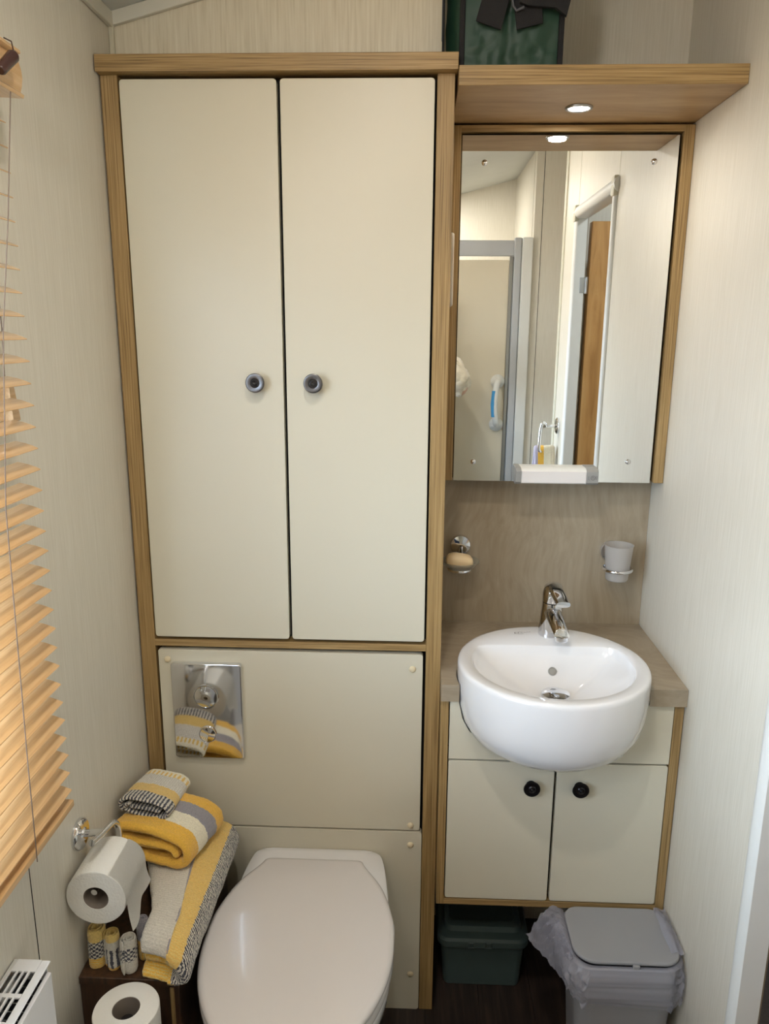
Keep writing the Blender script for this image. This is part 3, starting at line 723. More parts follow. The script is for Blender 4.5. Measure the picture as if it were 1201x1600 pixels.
def side(x, sgn):
    def bulge(k, j):                                  # the left side slumps outwards over the cabinet top, in front of the boxed-out wall
        z = GZ0+(GZ1-GZ0)*j/nz; y = GY0+(GY1-GY0)*k/ny
        b = 0.003*noise.noise(Vector((k*.5, j*.3, sgn)))+0.002
        if sgn < 0 and z > 1.925 and y < 0.066: b = 0.024*math.sin(PI/2*min(1, k/7))+b*0.5
        elif sgn < 0: b = min(b, 0.001)
        return sgn*b
    g = [[grid[j][0 if sgn < 0 else nx]]+[bm.verts.new((x+bulge(k, j), GY0+(GY1-GY0)*k/ny, GZ0+(GZ1-GZ0)*j/nz)) for k in range(1, ny+1)] for j in range(nz+1)]
    for j in range(nz):
        for k in range(ny): bm.faces.new((g[j][k], g[j+1][k], g[j+1][k+1], g[j][k+1]) if sgn > 0 else (g[j][k], g[j][k+1], g[j+1][k+1], g[j+1][k]))
    return g
gl = side(GX0, -1); gr = side(GX1, 1)
bm.faces.new((gl[0][-1], gr[0][-1], gr[-1][-1], gl[-1][-1]))
bm.faces.new([grid[-1][0]]+[grid[-1][i] for i in range(1, nx+1)]+[gr[-1][k] for k in range(1, ny+1)]+[gl[-1][k] for k in range(ny, 0, -1)])
bm.faces.new([grid[0][i] for i in range(nx, -1, -1)]+[gl[0][k] for k in range(1, ny+1)]+[gr[0][k] for k in range(ny, 0, -1)])
obj('bag_body', bm, nylon, bg_, 60)
for x in (GX0+0.002, GX1-0.003):
    bm = B(); box(bm, x-0.0045, x+0.0045, GY0-0.006, GY0+0.003, GZ0, GZ1, 0.002, 2); obj('corner_piping', bm, black_web, bg_)
bm = B(); box(bm, 0.5780, 0.5815, 0.032, 0.0645, 1.9215, GZ1, 0.0005); sp2 = obj('side_pocket', bm, black_web, bg_)
bm = B(); prism(bm, [(0.044, 1.955), (0.060, 1.962), (0.060, 2.06), (0.044, 2.05)], 'x', 0.5770, 0.5780, 0); obj('mesh_insert', bm, mesh_m, sp2)
def strap(pts, yo, name='strap', th=0.003):
    bm = B(); prism(bm, pts, 'y', GY0-yo-th, GY0-yo, 0.0006, 1); return obj(name, bm, black_web, bg_)
strap([(0.6304, 1.9680), (0.6717, 1.9545), (0.6840, 1.9990), (0.7000, 2.06), (0.6500, 2.06), (0.6390, 1.9990)], 0.016)
strap([(0.6972, 1.9550), (0.7396, 1.9646), (0.7374, 1.9826), (0.7380, 2.06), (0.6920, 2.06), (0.6919, 1.9890)], 0.0145)
strap([(0.7000, 1.9920), (0.7130, 1.9870), (0.7576, 1.9835), (0.7756, 1.9715), (0.7820, 1.9990), (0.7840, 2.09), (0.7000, 2.09)], 0.018, 'flap', 0.008)
bm = B(); tube(bm, [(0.6870, GY0-0.020, 2.010), (0.6897, GY0-0.020, 1.9890), (0.6955, GY0-0.020, 1.9816), (0.7072, GY0-0.026, 1.9848)], 0.0024, 8); obj('buckle', bm, mesh_m, bg_, 60)

# ------------------------------------------------------------------ blind on the left wall
bl = thing('venetian_blind', 'honey coloured wooden venetian blind over the window on the left wall', 'blind', (0.044, -0.95, 0.81))
BY1, BY0 = -0.4534, -1.46  # blind, radiator and roll holder numbers: earlier layout scaled about the camera
bm = B()
sf, sb_ = 0.0583, 0.0290
prof = [(sf, -0.0044), (sf-0.0005, -0.0033), (sf-0.007, -0.0005), (sf-0.016, 0.0026), (sb_, 0.0053), (sb_, 0.0037), (sf-0.016, 0.0007), (sf-0.007, -0.0026), (sf-0.0005, -0.0049)]
prism(bm, prof, 'y', BY0, BY1)
slat = obj('slat', bm, blind_wood, None, 20)
slat.data.transform(Matrix.Translation((-0.044, 0.95, 0)))
for k in range(33):
    s_ = slat if k == 0 else slat.copy()
    if k: col.objects.link(s_)
    s_.parent = bl; s_.location = (0, random.uniform(-0.0012, 0.0012), 0.0278+0.02742*k)
bm = B(); box(bm, 0.0276, 0.0596, BY0, BY1+0.001, 0.8077, 0.8182, 0.002, 2); obj('bottom_rail', bm, blind_wood, bl)
vy = -0.4100
bm = B(); prism(bm, [(-0.0026, 1.7515), (0.0618, 1.7480), (0.0631, 1.7515), (0.0590, 1.7550), (0.0612, 1.7620), (0.0625, 1.7700), (0.0620, 1.7790), (0.0598, 1.7880), (0.0560, 1.7950), (0.0631, 1.7971), (0.0627, 1.8006), (-0.0026, 1.8111)], 'y', BY0-0.05, vy, 0.0008)
obj('valance', bm, blind_wood, bl, 25)
def cord(pts, r=0.0007): bm = B(); tube(bm, pts, r, 6); return obj('cord', bm, cord_m, bl)
cord([(0.0601, -0.4377, 1.7515), (0.0618, -0.4775, 1.6026), (0.0616, -0.5146, 1.4759), (0.0618, -0.552, 1.2698), (0.0618, -0.5668, 0.9387), (0.0618, -0.5703, 0.8055)])
for yy in (-0.5914, -0.985, -1.33):
    cord([(0.0272, yy, 1.745), (0.0272, yy, 0.8143)]); cord([(0.0605, yy-0.08, 1.745), (0.0605, yy-0.08, 0.8143)])
bm = B(); loft(bm, [[(0.018+sx*w, -0.4390+sy*w, z) for sx, sy in ((-1, -1), (1, -1), (1, 1), (-1, 1))] for z, w in ((1.360, 0.0075), (1.361, 0.0092), (1.403, 0.0062), (1.405, 0.0048))]); obj('cord_weight', bm, blind_wood, bl)
cord([(0.018, -0.4390, 1.405), (0.018, -0.4414, 1.4201), (0.0189, -0.4376, 1.4756), (0.0189, -0.4346, 1.7515)])
bm = B(); lathe(bm, [(0, 0), (0.0050, 0), (0.0064, 0.002), (0.0072, 0.031), (0.0056, 0.034), (0, 0.034)], axis_mat((0.0680, -0.4750, 1.7600), (0.20, 0.70, 0.68)), 20); tube(bm, [(0.0750, -0.4510, 1.7830), (0.0700, -0.4450, 1.7990), (0.0600, -0.4420, 1.8040)], 0.0008, 6); lab(obj('cord_bob', bm, brown_bob, bl, 45), 'dark brown cord bob')

# ------------------------------------------------------------------ radiator
ra = thing('radiator', 'white slatted top radiator on the left wall under the blind', 'radiator', (0.025, -0.9, 0.25))
RX0, RX1, RY0, RY1, RZ = -0.0015, 0.0497, -1.30, -0.5437, 0.6273
bm = B()
box(bm, RX0, RX0+0.006, RY0, RY1, RZ-0.0025, RZ, 0.0005); box(bm, RX1-0.012, RX1, RY0, RY1, RZ-0.0025, RZ, 0.001)
yy = RY1
box(bm, RX0+0.006, RX1-0.012, RY1-0.020, RY1, RZ-0.0025, RZ)
g0 = RY1-0.020
while g0 > RY0+0.03:
    for q in range(1, 4):
        xx = RX0+0.006+(RX1-RX0-0.018)*q/4
        box(bm, xx-0.0014, xx+0.0014, g0-0.036, g0, RZ-0.0025, RZ)
    box(bm, RX0+0.006, RX1-0.012, g0-0.042, g0-0.036, RZ-0.0025, RZ)
    g0 -= 0.042
obj('top_grille', bm, white_paint, ra)
bm = B(); box(bm, RX0+0.002, RX1-0.005, RY1-0.004, RY1-0.0015, 0.26, RZ-0.003, 0.0005); obj('end_panel', bm, white_paint, ra)
bm = B(); box(bm, RX1-0.004, RX1+0.003, RY0, RY1-0.006, 0.25, RZ-0.013, 0.002, 2); fpn = obj('front_panel', bm, white_paint, ra)
bm = B(); box(bm, RX0+0.004, RX0+0.018, RY0, RY1-0.008, 0.26, RZ-0.010)
for q in range(60):
    y0 = RY1-0.012-q*0.013
    if y0-0.004 > RY0: box(bm, RX0+0.018, RX1-0.006, y0-0.0012, y0, 0.27, RZ-0.02)
fins = obj('fins', bm, satin, ra); fins['kind'] = 'stuff'

# ------------------------------------------------------------------ boxing, towels, rolls
bx = thing('pipe_boxing', 'dark brown wooden boxing in the corner left of the toilet', 'boxing', (0.08, -0.21, 0.0))
BXZ = 0.430
bm = B(); box(bm, XL+0.001, 0.165, -0.372, -0.045, 0.0, BXZ-0.014, 0.001); obj('carcass', bm, box_wood, bx)
bm = B(); box(bm, XL+0.001, 0.167, -0.375, -0.045, BXZ-0.014, BXZ, 0.001); obj('top_board', bm, box_wood, bx)
bm = B(); box(bm, 0.150, 0.157, -0.3755, -0.372, 0.0, BXZ-0.015, 0.001); lab(obj('edge_strip', bm, oak_z, bx), 'pale oak edging strip')

def sheet_section(path, th, n=5):
    c = catmull([(p[0], p[1], 0) for p in path], n)
    L = len(c); s = [0.0]
    for a, b in zip(c[:-1], c[1:]): s.append(s[-1]+(b-a).length)
    left, right = [], []
    for i in range(L):
        t = (c[min(i+1, L-1)]-c[max(i-1, 0)]).normalized(); nrm_ = Vector((-t.y, t.x, 0))
        left.append((c[i], nrm_, s[i])); right.append((c[i], -nrm_, s[i]))
    t0 = (c[0]-c[1]).normalized(); t1 = (c[-1]-c[-2]).normalized()
    out = []
    for p, q, u in left: out.append((p, q, u))
    for a in (60, 30, 0, -30, -60):
        out.append((c[-1], (Vector((-t1.y, t1.x, 0))*math.sin(math.radians(a))+t1*math.cos(math.radians(a))), s[-1]+0.004))
    for p, q, u in reversed(right): out.append((p, q, u))
    for a in (-60, -30, 0, 30, 60):
        out.append((c[0], (Vector((t0.y, -t0.x, 0))*math.sin(math.radians(a))+t0*math.cos(math.radians(a))), -0.004))
    return out
def add_towel(bm, uvl, path, th, length, fn, nv, n=5, fluff=0.0016, seed=0.0, uoff=0.0):
    sec = sheet_section(path, th, n)
    rings = []; uvs = []
    e = min(0.010, length*0.2)
    for j in range(nv+1):
        v = length*j/nv
        d = min(v, length-v)
        k = 1.0 if d >= e else math.sqrt(max(0.06, 1-((e-d)/e)**2))
        ring = []; ru = []
        for p, q, u in sec:
            r = p+q*(th/2*k)
            w = Vector(fn(r.x, r.y, v))
            ring.append(w); ru.append((u+uoff, v))
        rings.append(ring); uvs.append(ru)
    cen = [sum(r, Vector())/len(r) for r in rings]
    vr = []
    for j, r in enumerate(rings):
        row = []
        for i, w in enumerate(r):
            a = r[(i+1) % len(r)]-r[i-1]
            b = rings[min(j+1, nv)][i]-rings[max(j-1, 0)][i]
            nn = a.cross(b)
            if nn.length > 1e-9: nn.normalize()
            h = noise.noise(w*260+Vector((seed, 0, 0)))*0.6+noise.noise(w*110+Vector((seed, 3, 0)))*0.6+noise.noise(w*30+Vector((seed, 7, 0)))*1.2
            row.append(bm.verts.new(w+nn*(h*fluff)))
        vr.append(row)
    m_ = len(sec)
    for j in range(nv):
        for i in range(m_):
            i2 = (i+1) % m_
            f = bm.faces.new((vr[j][i], vr[j][i2], vr[j+1][i2], vr[j+1][i]))
            for lp, (a, b) in zip(f.loops, ((j, i), (j, i2), (j+1, i2), (j+1, i))): lp[uvl].uv = uvs[a][b]
    for j, row in ((0, vr[0]), (nv, vr[-1])):
        f = bm.faces.new(row if j else row[::-1])
        for lp in f.loops: lp[uvl].uv = (uvs[j][row.index(lp.vert)][0], uvs[j][0][1])

# large folded bath towel: stripes run from front to back
BL = 0.325
m_big = towel_mat('bath_towel_weave', LGY, [('u', -1, 0.152, 'lines_v', TAN, YEL, 260), ('u', 0.152, 0.211, 'diag', NAV, LGY, 210), ('u', 0.211, 0.258, 'lines_v', TAN, (226, 186, 106), 260), ('u', 0.258, 0.272, 'plain', GRY, None, 1), ('u', 0.272, 2, 'dots', LGY, (222, 216, 204), 200)])
bm = B(); uvl = bm.loops.layers.uv.new('UVMap')
def big_fn(u, w, v):
    k = v/BL                                     # 0 at the cabinet, 1 at the front
    xl = 1.0-0.55*min(1, k/0.8)
    e = min(1, max(0, (u-0.03)/0.05))
    x = 0.200-0.008*k + (u-0.11)*(xl if u < 0.03 else (xl+(1-xl)*e))
    z = BXZ+0.002+w*(1.02-0.10*k)
    if k > 0.86: z -= 0.016*((k-0.86)/0.14)**2*min(1, w/0.03)
    y = -0.058-v-0.012*k*(u/0.11)
    return (x, y, z)
pb_ = [(-0.075, 0.014), (0.0, 0.013), (0.060, 0.014), (0.088, 0.021), (0.0975, 0.037), (0.093, 0.054), (0.078, 0.066), (0.050, 0.072), (0.0, 0.075), (-0.075, 0.076)]
add_towel(bm, uvl, pb_, 0.024, BL, big_fn, 120, 8, 0.0016, 1.0)
add_towel(bm, uvl, [(-0.070, 0.044), (0.0, 0.044), (0.060, 0.045)], 0.026, BL-0.012, big_fn, 60, 8, 0.0014, 2.0)
tag(obj('bath_towel', bm, m_big, None, 70), 'large folded bath towel in yellow, grey and dark stripes, bottom of the towel pile', 'towel', 'striped towels beside the toilet')
# hand towel folded in a thick roll
HL = 0.130
m_hand = towel_mat('hand_towel_weave', YEL, [('v', 0.036, 0.068, 'plain', CRM, None, 1), ('v', 0.068, 0.100, 'plain', GRY, None, 1), ('v', 0.100, 1, 'plain', YEL, None, 1)])
bm = B(); uvl = bm.loops.layers.uv.new('UVMap')
HZ = BXZ+0.093
def hand_fn(u, w, v):                              # v from the front backwards
    k = v/HL
    return (0.082+u*0.76+0.034*k, -0.222+v*0.98-u*0.05, HZ+w*(0.87-0.04*k)-0.003*k-0.14*u*(1-0.3*k))
ph = [(-0.092, 0.018), (0.0, 0.013), (0.050, 0.015), (0.071, 0.027), (0.074, 0.048), (0.060, 0.067), (0.02, 0.078), (-0.04, 0.080), (-0.092, 0.074)]
add_towel(bm, uvl, ph, 0.021, HL, hand_fn, 70, 8, 0.0017, 5.0)
add_towel(bm, uvl, [(-0.088, 0.046), (-0.02, 0.047), (0.018, 0.050), (0.040, 0.047), (0.048, 0.038)], 0.019, HL-0.006, hand_fn, 40, 8, 0.0015, 6.0)
tag(obj('hand_towel', bm, m_hand, None, 70), 'thick yellow hand towel with cream and grey bands, middle of the towel pile', 'towel', 'striped towels beside the toilet')
# small face towel on top
FL = 0.132
m_face = towel_mat('face_towel_weave', LGY, [('v', -1, 0.034, 'lines_u', NAV, LGY, 125), ('v', 0.034, 0.066, 'lines_v', TAN, (222, 184, 104), 240), ('v', 0.066, 0.108, 'dots', LGY, (226, 222, 214), 190), ('v', 0.108, 0.124, 'lines_u', (228, 190, 104), CRM, 90), ('v', 0.124, 1, 'plain', CRM, None, 1)])
bm = B(); uvl = bm.loops.layers.uv.new('UVMap')
FZ0 = HZ+0.0755
def face_fn(u, w, v):
    k = v/FL
    return (0.058+0.80*u*(1-0.10*k)+0.008*k, -0.190+v*0.98-0.03*u, FZ0+w*0.82*(1-0.20*k)-0.13*u-0.012*k)
pf = [(-0.040, 0.030), (-0.048, 0.022), (-0.042, 0.012), (0.0, 0.007), (0.036, 0.009), (0.050, 0.019), (0.048, 0.033), (0.030, 0.042), (-0.01, 0.046), (-0.045, 0.042), (-0.060, 0.028), (-0.056, 0.012)]
add_towel(bm, uvl, pf, 0.009, FL, face_fn, 70, 8, 0.0011, 9.0)
add_towel(bm, uvl, [(-0.034, 0.023), (0.0, 0.025), (0.030, 0.024)], 0.008, FL-0.01, face_fn, 30, 8, 0.0009, 10.0)
tag(obj('face_towel', bm, m_face, None, 70), 'small folded face towel with fine dark lines at its front, top of the towel pile', 'towel', 'striped towels beside the toilet')
# rolled cloths at the front of the boxing
def rolled_cloth(cx, cy, r, h, m, label, lean, seed, turns=2.2):
    bm = B(); uvl = bm.loops.layers.uv.new('UVMap')
    path = []
    nsp = int(turns*12)
    for i in range(nsp+1):
        a = 2*PI*turns*i/nsp; q = r*(0.24+0.66*i/nsp)
        path.append((q*math.cos(a+seed), q*math.sin(a+seed)))
    def fn(u, w, v): return (cx+u+lean[0]*v/h, cy+w+lean[1]*v/h, BXZ+0.0015+v)
    add_towel(bm, uvl, path, r*0.30, h, fn, 40, 2, 0.0008, seed*3)
    tag(obj('rolled_cloth', bm, m, None, 70), label, 'cloth', 'rolled cloths under the hanging toilet roll')
m_c1 = towel_mat('cloth_check_yellow', LGY, [('v', -1, 0.022, 'lines_v', TAN, YEL, 240), ('v', 0.022, 0.052, 'check', NAV, LGY, 140), ('v', 0.052, 1, 'plain', TAN, None, 1)])
m_c2 = towel_mat('cloth_dark_lines', LGY, [('v', -1, 0.008, 'plain', YEL, None, 1), ('v', 0.008, 0.042, 'lines_u', NAV, LGY, 120), ('v', 0.042, 0.056, 'plain', LGY, None, 1), ('v', 0.056, 1, 'plain', TAN, None, 1)])
m_c3 = towel_mat('cloth_check_grey', LGY, [('v', 0.026, 0.050, 'check', NAV, LGY, 130), ('v', 0.050, 1, 'plain', LGY, None, 1)])
m_c4 = towel_mat('cloth_yellow_grey', YEL, [('v', -1, 0.022, 'lines_u', TAN, YEL, 200), ('v', 0.040, 1, 'plain', GRY, None, 1)])
rolled_cloth(0.0195, -0.3460, 0.0160, 0.070, m_c1, 'rolled cloth with dark checks over yellow, leftmost of the four beside the wall', (-0.0006, 0.004), 0.4)
rolled_cloth(0.0495, -0.3520, 0.0136, 0.066, m_c2, 'rolled cloth with upright dark stripes, second from the wall of the four', (-0.001, 0.003), 1.9)
rolled_cloth(0.0792, -0.3570, 0.0148, 0.062, m_c3, 'light grey rolled cloth with a dark checked band and open spiral top', (0.000, 0.003), 3.0)
rolled_cloth(0.0935, -0.3270, 0.0115, 0.074, m_c4, 'yellow and grey rolled cloth, nearest the big towel of the four', (0.000, 0.002), 4.4)

# toilet roll holder and rolls
hd = thing('toilet_roll_holder', 'chrome toilet roll holder with a bent arm on the left wall', 'toilet roll holder', (XL, -0.326, 0.6657))
bm = B(); lathe(bm, [(0, 0), (0.0262, 0), (0.0262, 0.005), (0.0236, 0.0083), (0.0114, 0.0096), (0.0088, 0.0123), (0, 0.0123)], axis_mat((XL+0.0003, -0.326, 0.6657), (1, 0, 0)), 36); obj('wall_flange', bm, chrome, hd, 40)
bm = B(); tube(bm, [(XL+0.009, -0.326, 0.6670), (0.0445, -0.3295, 0.6741)], 0.0060, 14); obj('arm', bm, chrome, hd, 50)
bm = B()
RXc, RZc = 0.0477, 0.5980
hk = catmull([(0.0434, -0.3785, 0.6890), (0.0443, -0.3505, 0.6816), (0.0452, -0.3067, 0.6720), (0.0462, -0.2953, 0.6671), (0.0470, -0.2875, 0.6560), (0.0475, -0.2850, 0.6420), (0.0477, -0.2870, 0.6250), (RXc, -0.2960, 0.6110), (RXc, -0.330, 0.6080), (RXc-0.003, -0.3885, 0.6070)], 6)
tube(bm, hk, 0.0051, 14); obj('hook_rod', bm, chrome, hd, 60)
def roll_mesh(bm, A, r, rc, L):
    lathe(bm, [(rc, 0.0), (r-0.003, 0.0), (r-0.0008, 0.0008), (r, 0.003), (r*1.0, L*0.5), (r, L-0.003), (r-0.0008, L-0.0008), (r-0.003, L), (rc, L), (rc, L*0.5), (rc, 0.0)], A, 64)
RR_, RC = 0.0485, 0.0205
tr = thing('toilet_roll', 'white toilet roll hanging on the chrome holder with a loose sheet', 'toilet roll', (RXc, -0.345, RZc))
A = axis_mat((RXc, -0.391, RZc), (0, 1, 0))
bm = B(); roll_mesh(bm, A, RR_, RC, 0.090); obj('paper', bm, paper, tr, 40)
bm = B(); lathe(bm, [(RC-0.0009, 0.001), (RC-0.0001, 0.001), (RC-0.0001, 0.089), (RC-0.0009, 0.089), (RC-0.0009, 0.001)], A, 48); lab(obj('core', bm, card, tr, 40), 'grey card core')
bm = B()
rows = []
na, nl = 14, 16
for j in range(nl+1):
    row = []
    f = j/nl                                    # along the roll, front to back
    for i in range(na+1):
        s = i/na
        drop = 0.030+0.030*(1-f)+0.004*math.sin(9*f)
        ang = math.radians(62)*(1-min(1, s*1.6))
        if s < 0.625:
            p = Vector((RXc+(RR_+0.0008)*math.cos(ang), 0, RZc+(RR_+0.0008)*math.sin(ang)))
        else:
            k = (s-0.625)/0.375
            p = Vector((RXc+RR_+0.0008+0.006*k*k+0.003*math.sin(f*7)*k, 0, RZc-drop*k))
        p.y = -0.390+0.088*f+0.003*math.sin(5*s)*f
        row.append(bm.verts.new(p))
    rows.append(row)
for j in range(nl):
    for i in range(na): bm.faces.new((rows[j][i], rows[j][i+1], rows[j+1][i+1], rows[j+1][i]))
bmesh.ops.solidify(bm, geom=bm.faces[:], thickness=0.0005)
obj('loose_sheet', bm, paper, tr, 60)

st = thing('spare_roll_stand', 'dark metal floor stand inside the spare toilet roll', 'stand', (0.1011, -0.4353, 0.0))
SRX, SRY, SRT = 0.1011, -0.4353, 0.436
bm = B(); lathe(bm, [(0, 0), (0.055, 0), (0.055, 0.006), (0.010, 0.010), (0, 0.010)], Matrix.Translation((SRX, SRY, 0)), 40); obj('base', bm, black_metal, st)
bm = B(); lathe(bm, [(0, 0.009), (0.0085, 0.009), (0.0085, SRT-0.035), (0.012, SRT-0.033), (0.0125, SRT-0.026), (0.010, SRT-0.022), (0, SRT-0.021)], Matrix.Translation((SRX, SRY, 0)), 24); obj('post', bm, pewter, st, 40)
t2 = thing('spare_toilet_roll', 'white spare toilet roll standing upright on the stand in front of the boxing', 'toilet roll', (SRX, SRY, SRT-0.100))
A = Matrix.Translation((SRX, SRY, SRT-0.100))
bm = B(); roll_mesh(bm, A, 0.0510, 0.0215, 0.100); obj('paper', bm, paper, t2, 40)
bm = B(); lathe(bm, [(0.0206, 0.001), (0.0214, 0.001), (0.0214, 0.099), (0.0206, 0.099), (0.0206, 0.001)], A, 48); lab(obj('core', bm, card, t2, 40), 'grey card core')
bm = B(); lathe(bm, [(0, 0.010), (0.050, 0.010), (0.050, SRT-0.1005), (0, SRT-0.1005)], Matrix.Translation((SRX, SRY, 0)), 40); obj('drum', bm, black_metal, st)

# ------------------------------------------------------------------ bin and green box
bn = thing('pedal_bin', 'grey plastic bin with a flat lid against the right wall below the basin', 'bin', (0.957, -0.125, 0.0))
def rr3(x0, x1, y0, y1, r, z, n=6): return [(p[0], p[1], z) for p in rrect(x0, x1, y0, y1, r, n)]
bm = B()
loft(bm, [rr3(0.885, 1.035, -0.185, -0.070, 0.025, 0.0), rr3(0.880, 1.040, -0.189, -0.066, 0.028, 0.01), rr3(0.860, 1.056, -0.200, -0.056, 0.032, 0.315), rr3(0.8635, 1.0525, -0.1965, -0.0595, 0.030, 0.3155), rr3(0.883, 1.037, -0.186, -0.069, 0.025, 0.012)])
obj('bin_body', bm, grey_plastic, bn, 45)
bm = B(); prism(bm, rrect(0.8590, 1.0590, -0.1980, -0.0560, (0.030, 0.030, 0.040, 0.034), 8), 'z', 0.3235, 0.3315, 0.003, 2); ld_ = obj('bin_lid', bm, grey_plastic, bn, 45)
bm = B(); box(bm, 0.9640, 0.9765, -0.2030, -0.1970, 0.3150, 0.3275, 0.0012); obj('lid_catch', bm, grey_plastic, ld_)
# liner
bm = B()
ns = 220
base = rrect(0.8575, 1.0600, -0.2025, -0.0535, 0.034, ns//4-1)
nb = len(base)
cxn, cyn = 0.957, -0.127
rings = []
rowsN = 46
def ridge(p): return 1.0-2.0*abs(noise.noise(Vector(p)))
for j in range(rowsN+1):
    f = j/rowsN
    ring = []
    for i, (x, y) in enumerate(base):
        d = Vector((x-cxn, y-cyn)); dn = d.normalized()
        leftness = max(0.0, -dn.x)
        hem = 0.234+0.006*math.sin(i*0.11)+0.005*math.sin(i*0.31+1)+0.014*leftness
        z = 0.3205*(1-f)+hem*f
        t = i*0.0031                                     # metres round the rim
        sag = z+1.1*(x-0.985)**2+0.30*(x-0.95)*(y+0.2)*8+0.006*noise.noise(Vector((t*7, z*20, 3.0)))
        q1 = 1.6*noise.noise(Vector((t*10, z*14, 4.0))); w = 0.0036*ridge((t*10+sag*14+q1, sag*24-t*5+q1, 1.0))+0.0026*ridge((t*18-sag*30+q1, sag*36+t*14, 5.0))+0.0015*ridge((t*44+sag*50, sag*70-t*36, 9.0))
        off = 0.0035+0.0065*math.sin(PI*min(1, f*1.05))*(0.6+leftness)+0.0015*f+w*min(1, 4*f+0.15)
        off = max(off, 0.0018)
        px, py = x+dn.x*off, y+dn.y*off
        ring.append((min(px, XR_-0.0012), min(py, YV-0.0035), z))
    rings.append(ring)
inner_r = [(cxn+(x-cxn)*0.93, cyn+(y-cyn)*0.90, 0.3195) for x, y in base]
loft(bm, [inner_r]+rings, (False, False))
li = obj('liner', bm, liner_m, bn, 80)
# loose flap of the liner flaring out over the left rim towards the cabinet
bm = B(); rows = []
NSR, NTR = 60, 40
for a in range(NSR+1):
    q = a/NSR                                       # from the back left corner to the front left corner of the rim
    row = []
    for b in range(NTR+1):
        t = b/NTR
        reach = 0.066*(1-q)**1.2+0.010
        jag = 1+0.18*noise.noise(Vector((q*9, 3.3, t)))
        x = 0.8610-reach*jag*t
        y = -0.060-0.125*q-0.018*t*(1-q)
        z = 0.3225+0.016*math.sin(PI*min(1, t*1.15))*(1-0.6*q)-0.052*t*t*(1+0.3*q)
        w = 0.0055*ridge((q*13+t*2, t*3-q*2, 2.0))+0.0035*ridge((q*26-t*5, t*8+q*6, 6.0))
        e = min(1, 4*t+0.1)
        row.append(bm.verts.new((x-0.5*w*e, min(y, YV-0.004), z+w*e)))
    rows.append(row)
for a, b in zip(rows[:-1], rows[1:]):
    for c in range(NTR): bm.faces.new((a[c], a[c+1], b[c+1], b[c]))
bmesh.ops.solidify(bm, geom=bm.faces[:], thickness=0.0004)
lab(obj('liner_tail', bm, liner_m, bn, 80), 'crumpled white liner spilling over the left rim')
bm = B()
# liner bulging over the right rim by the wall
rs = []
for i in range(26):
    k = i/25; y = -0.060-0.115*k
    pr = []
    for c in range(11):
        q = c/10
        w = 0.003*ridge((q*2, k*7, 2))
        pr.append((1.041+0.0252*q+0.001*math.sin(8*k+3*q), y+0.003*math.sin(7*q+5*k), 0.3325+0.009*math.sin(PI*q)*math.sin(PI*k)**0.6+w))
    rs.append([bm.verts.new(v) for v in pr])
for a, b in zip(rs[:-1], rs[1:]):
    for c in range(10): bm.faces.new((a[c], a[c+1], b[c+1], b[c]))
bmesh.ops.solidify(bm, geom=bm.faces[:], thickness=0.0004)
obj('liner_fold', bm, liner_m, bn, 80)

gb = thing('storage_box', 'dark green lidded plastic box on the floor under the vanity cabinet', 'box', (0.715, 0.15, 0.0))
bm = B()
loft(bm, [rr3(0.629, 0.801, 0.073, 0.230, 0.012, 0.0), rr3(0.627, 0.803, 0.071, 0.232, 0.014, 0.004), rr3(0.6195, 0.810, 0.064, 0.238, 0.018, 0.118)]); obj('box_body', bm, green_plastic, gb, 45)
bm = B()
loft(bm, [rr3(0.6125, 0.8170, 0.052, 0.245, 0.024, 0.119), rr3(0.6110, 0.8185, 0.050, 0.246, 0.026, 0.122), rr3(0.6110, 0.8185, 0.050, 0.246, 0.026, 0.136), rr3(0.6150, 0.8145, 0.054, 0.243, 0.024, 0.142), rr3(0.622, 0.8075, 0.062, 0.240, 0.022, 0.144),
          rr3(0.626, 0.8035, 0.072, 0.235, 0.020, 0.145), rr3(0.629, 0.800, 0.076, 0.232, 0.018, 0.156), rr3(0.640, 0.790, 0.092, 0.226, 0.014, 0.158), rr3(0.643, 0.787, 0.096, 0.222, 0.012, 0.152)])
gl_ = obj('box_lid', bm, green_plastic, gb, 30)
for x in (0.6870, 0.7260):
    bm = B(); tube(bm, [(x-0.0075, 0.049, 0.122), (x+0.0075, 0.049, 0.122), (x+0.0075, 0.049, 0.137), (x-0.0075, 0.049, 0.137)], 0.0014, 6, True); box(bm, x-0.0055, x+0.0055, 0.0485, 0.0515, 0.1245, 0.134, 0.001); obj('lid_clip', bm, green_plastic, gl_)

# ------------------------------------------------------------------ things behind the camera, seen in the mirror
se = thing('shower_enclosure', 'shower enclosure with a grey framed cream door seen in the mirror', 'shower', (0.5, -2.0, 0.0))
bm = B(); box(bm, 0.02, 1.032, -2.03, -2.0, 1.818, 1.888, 0.003); obj('top_rail', bm, alu_grey, se)
bm = B(); box(bm, 0.9990, 1.0325, -2.03, -1.985, 0.06, 1.900, 0.006, 2); obj('frame_post', bm, alu_grey, se)
bm = B(); box(bm, 0.9800, 0.9980, -2.022, -1.998, 0.10, 1.818, 0.003); obj('door_stile', bm, satin, se)
bm = B(); box(bm, 1.034, 1.084, -2.03, -1.975, 0.0, 1.900, 0.006, 2); lab(obj('wall_post', bm, white_trim, se), 'white wall post')
bm = B(); box(bm, 0.05, 0.9805, -2.016, -2.008, 0.10, 1.800, 0.002); obj('door_panel', bm, acrylic, se)
bm = B(); box(bm, 0.02, 0.05, -2.03, -1.99, 0.06, 1.89, 0.003); obj('frame_post', bm, alu_grey, se)
bm = B(); box(bm, 0.0, 1.034, -2.74, -1.985, 0.0, 0.10, 0.01, 2); lab(obj('tray', bm, porcelain, se), 'white shower tray')
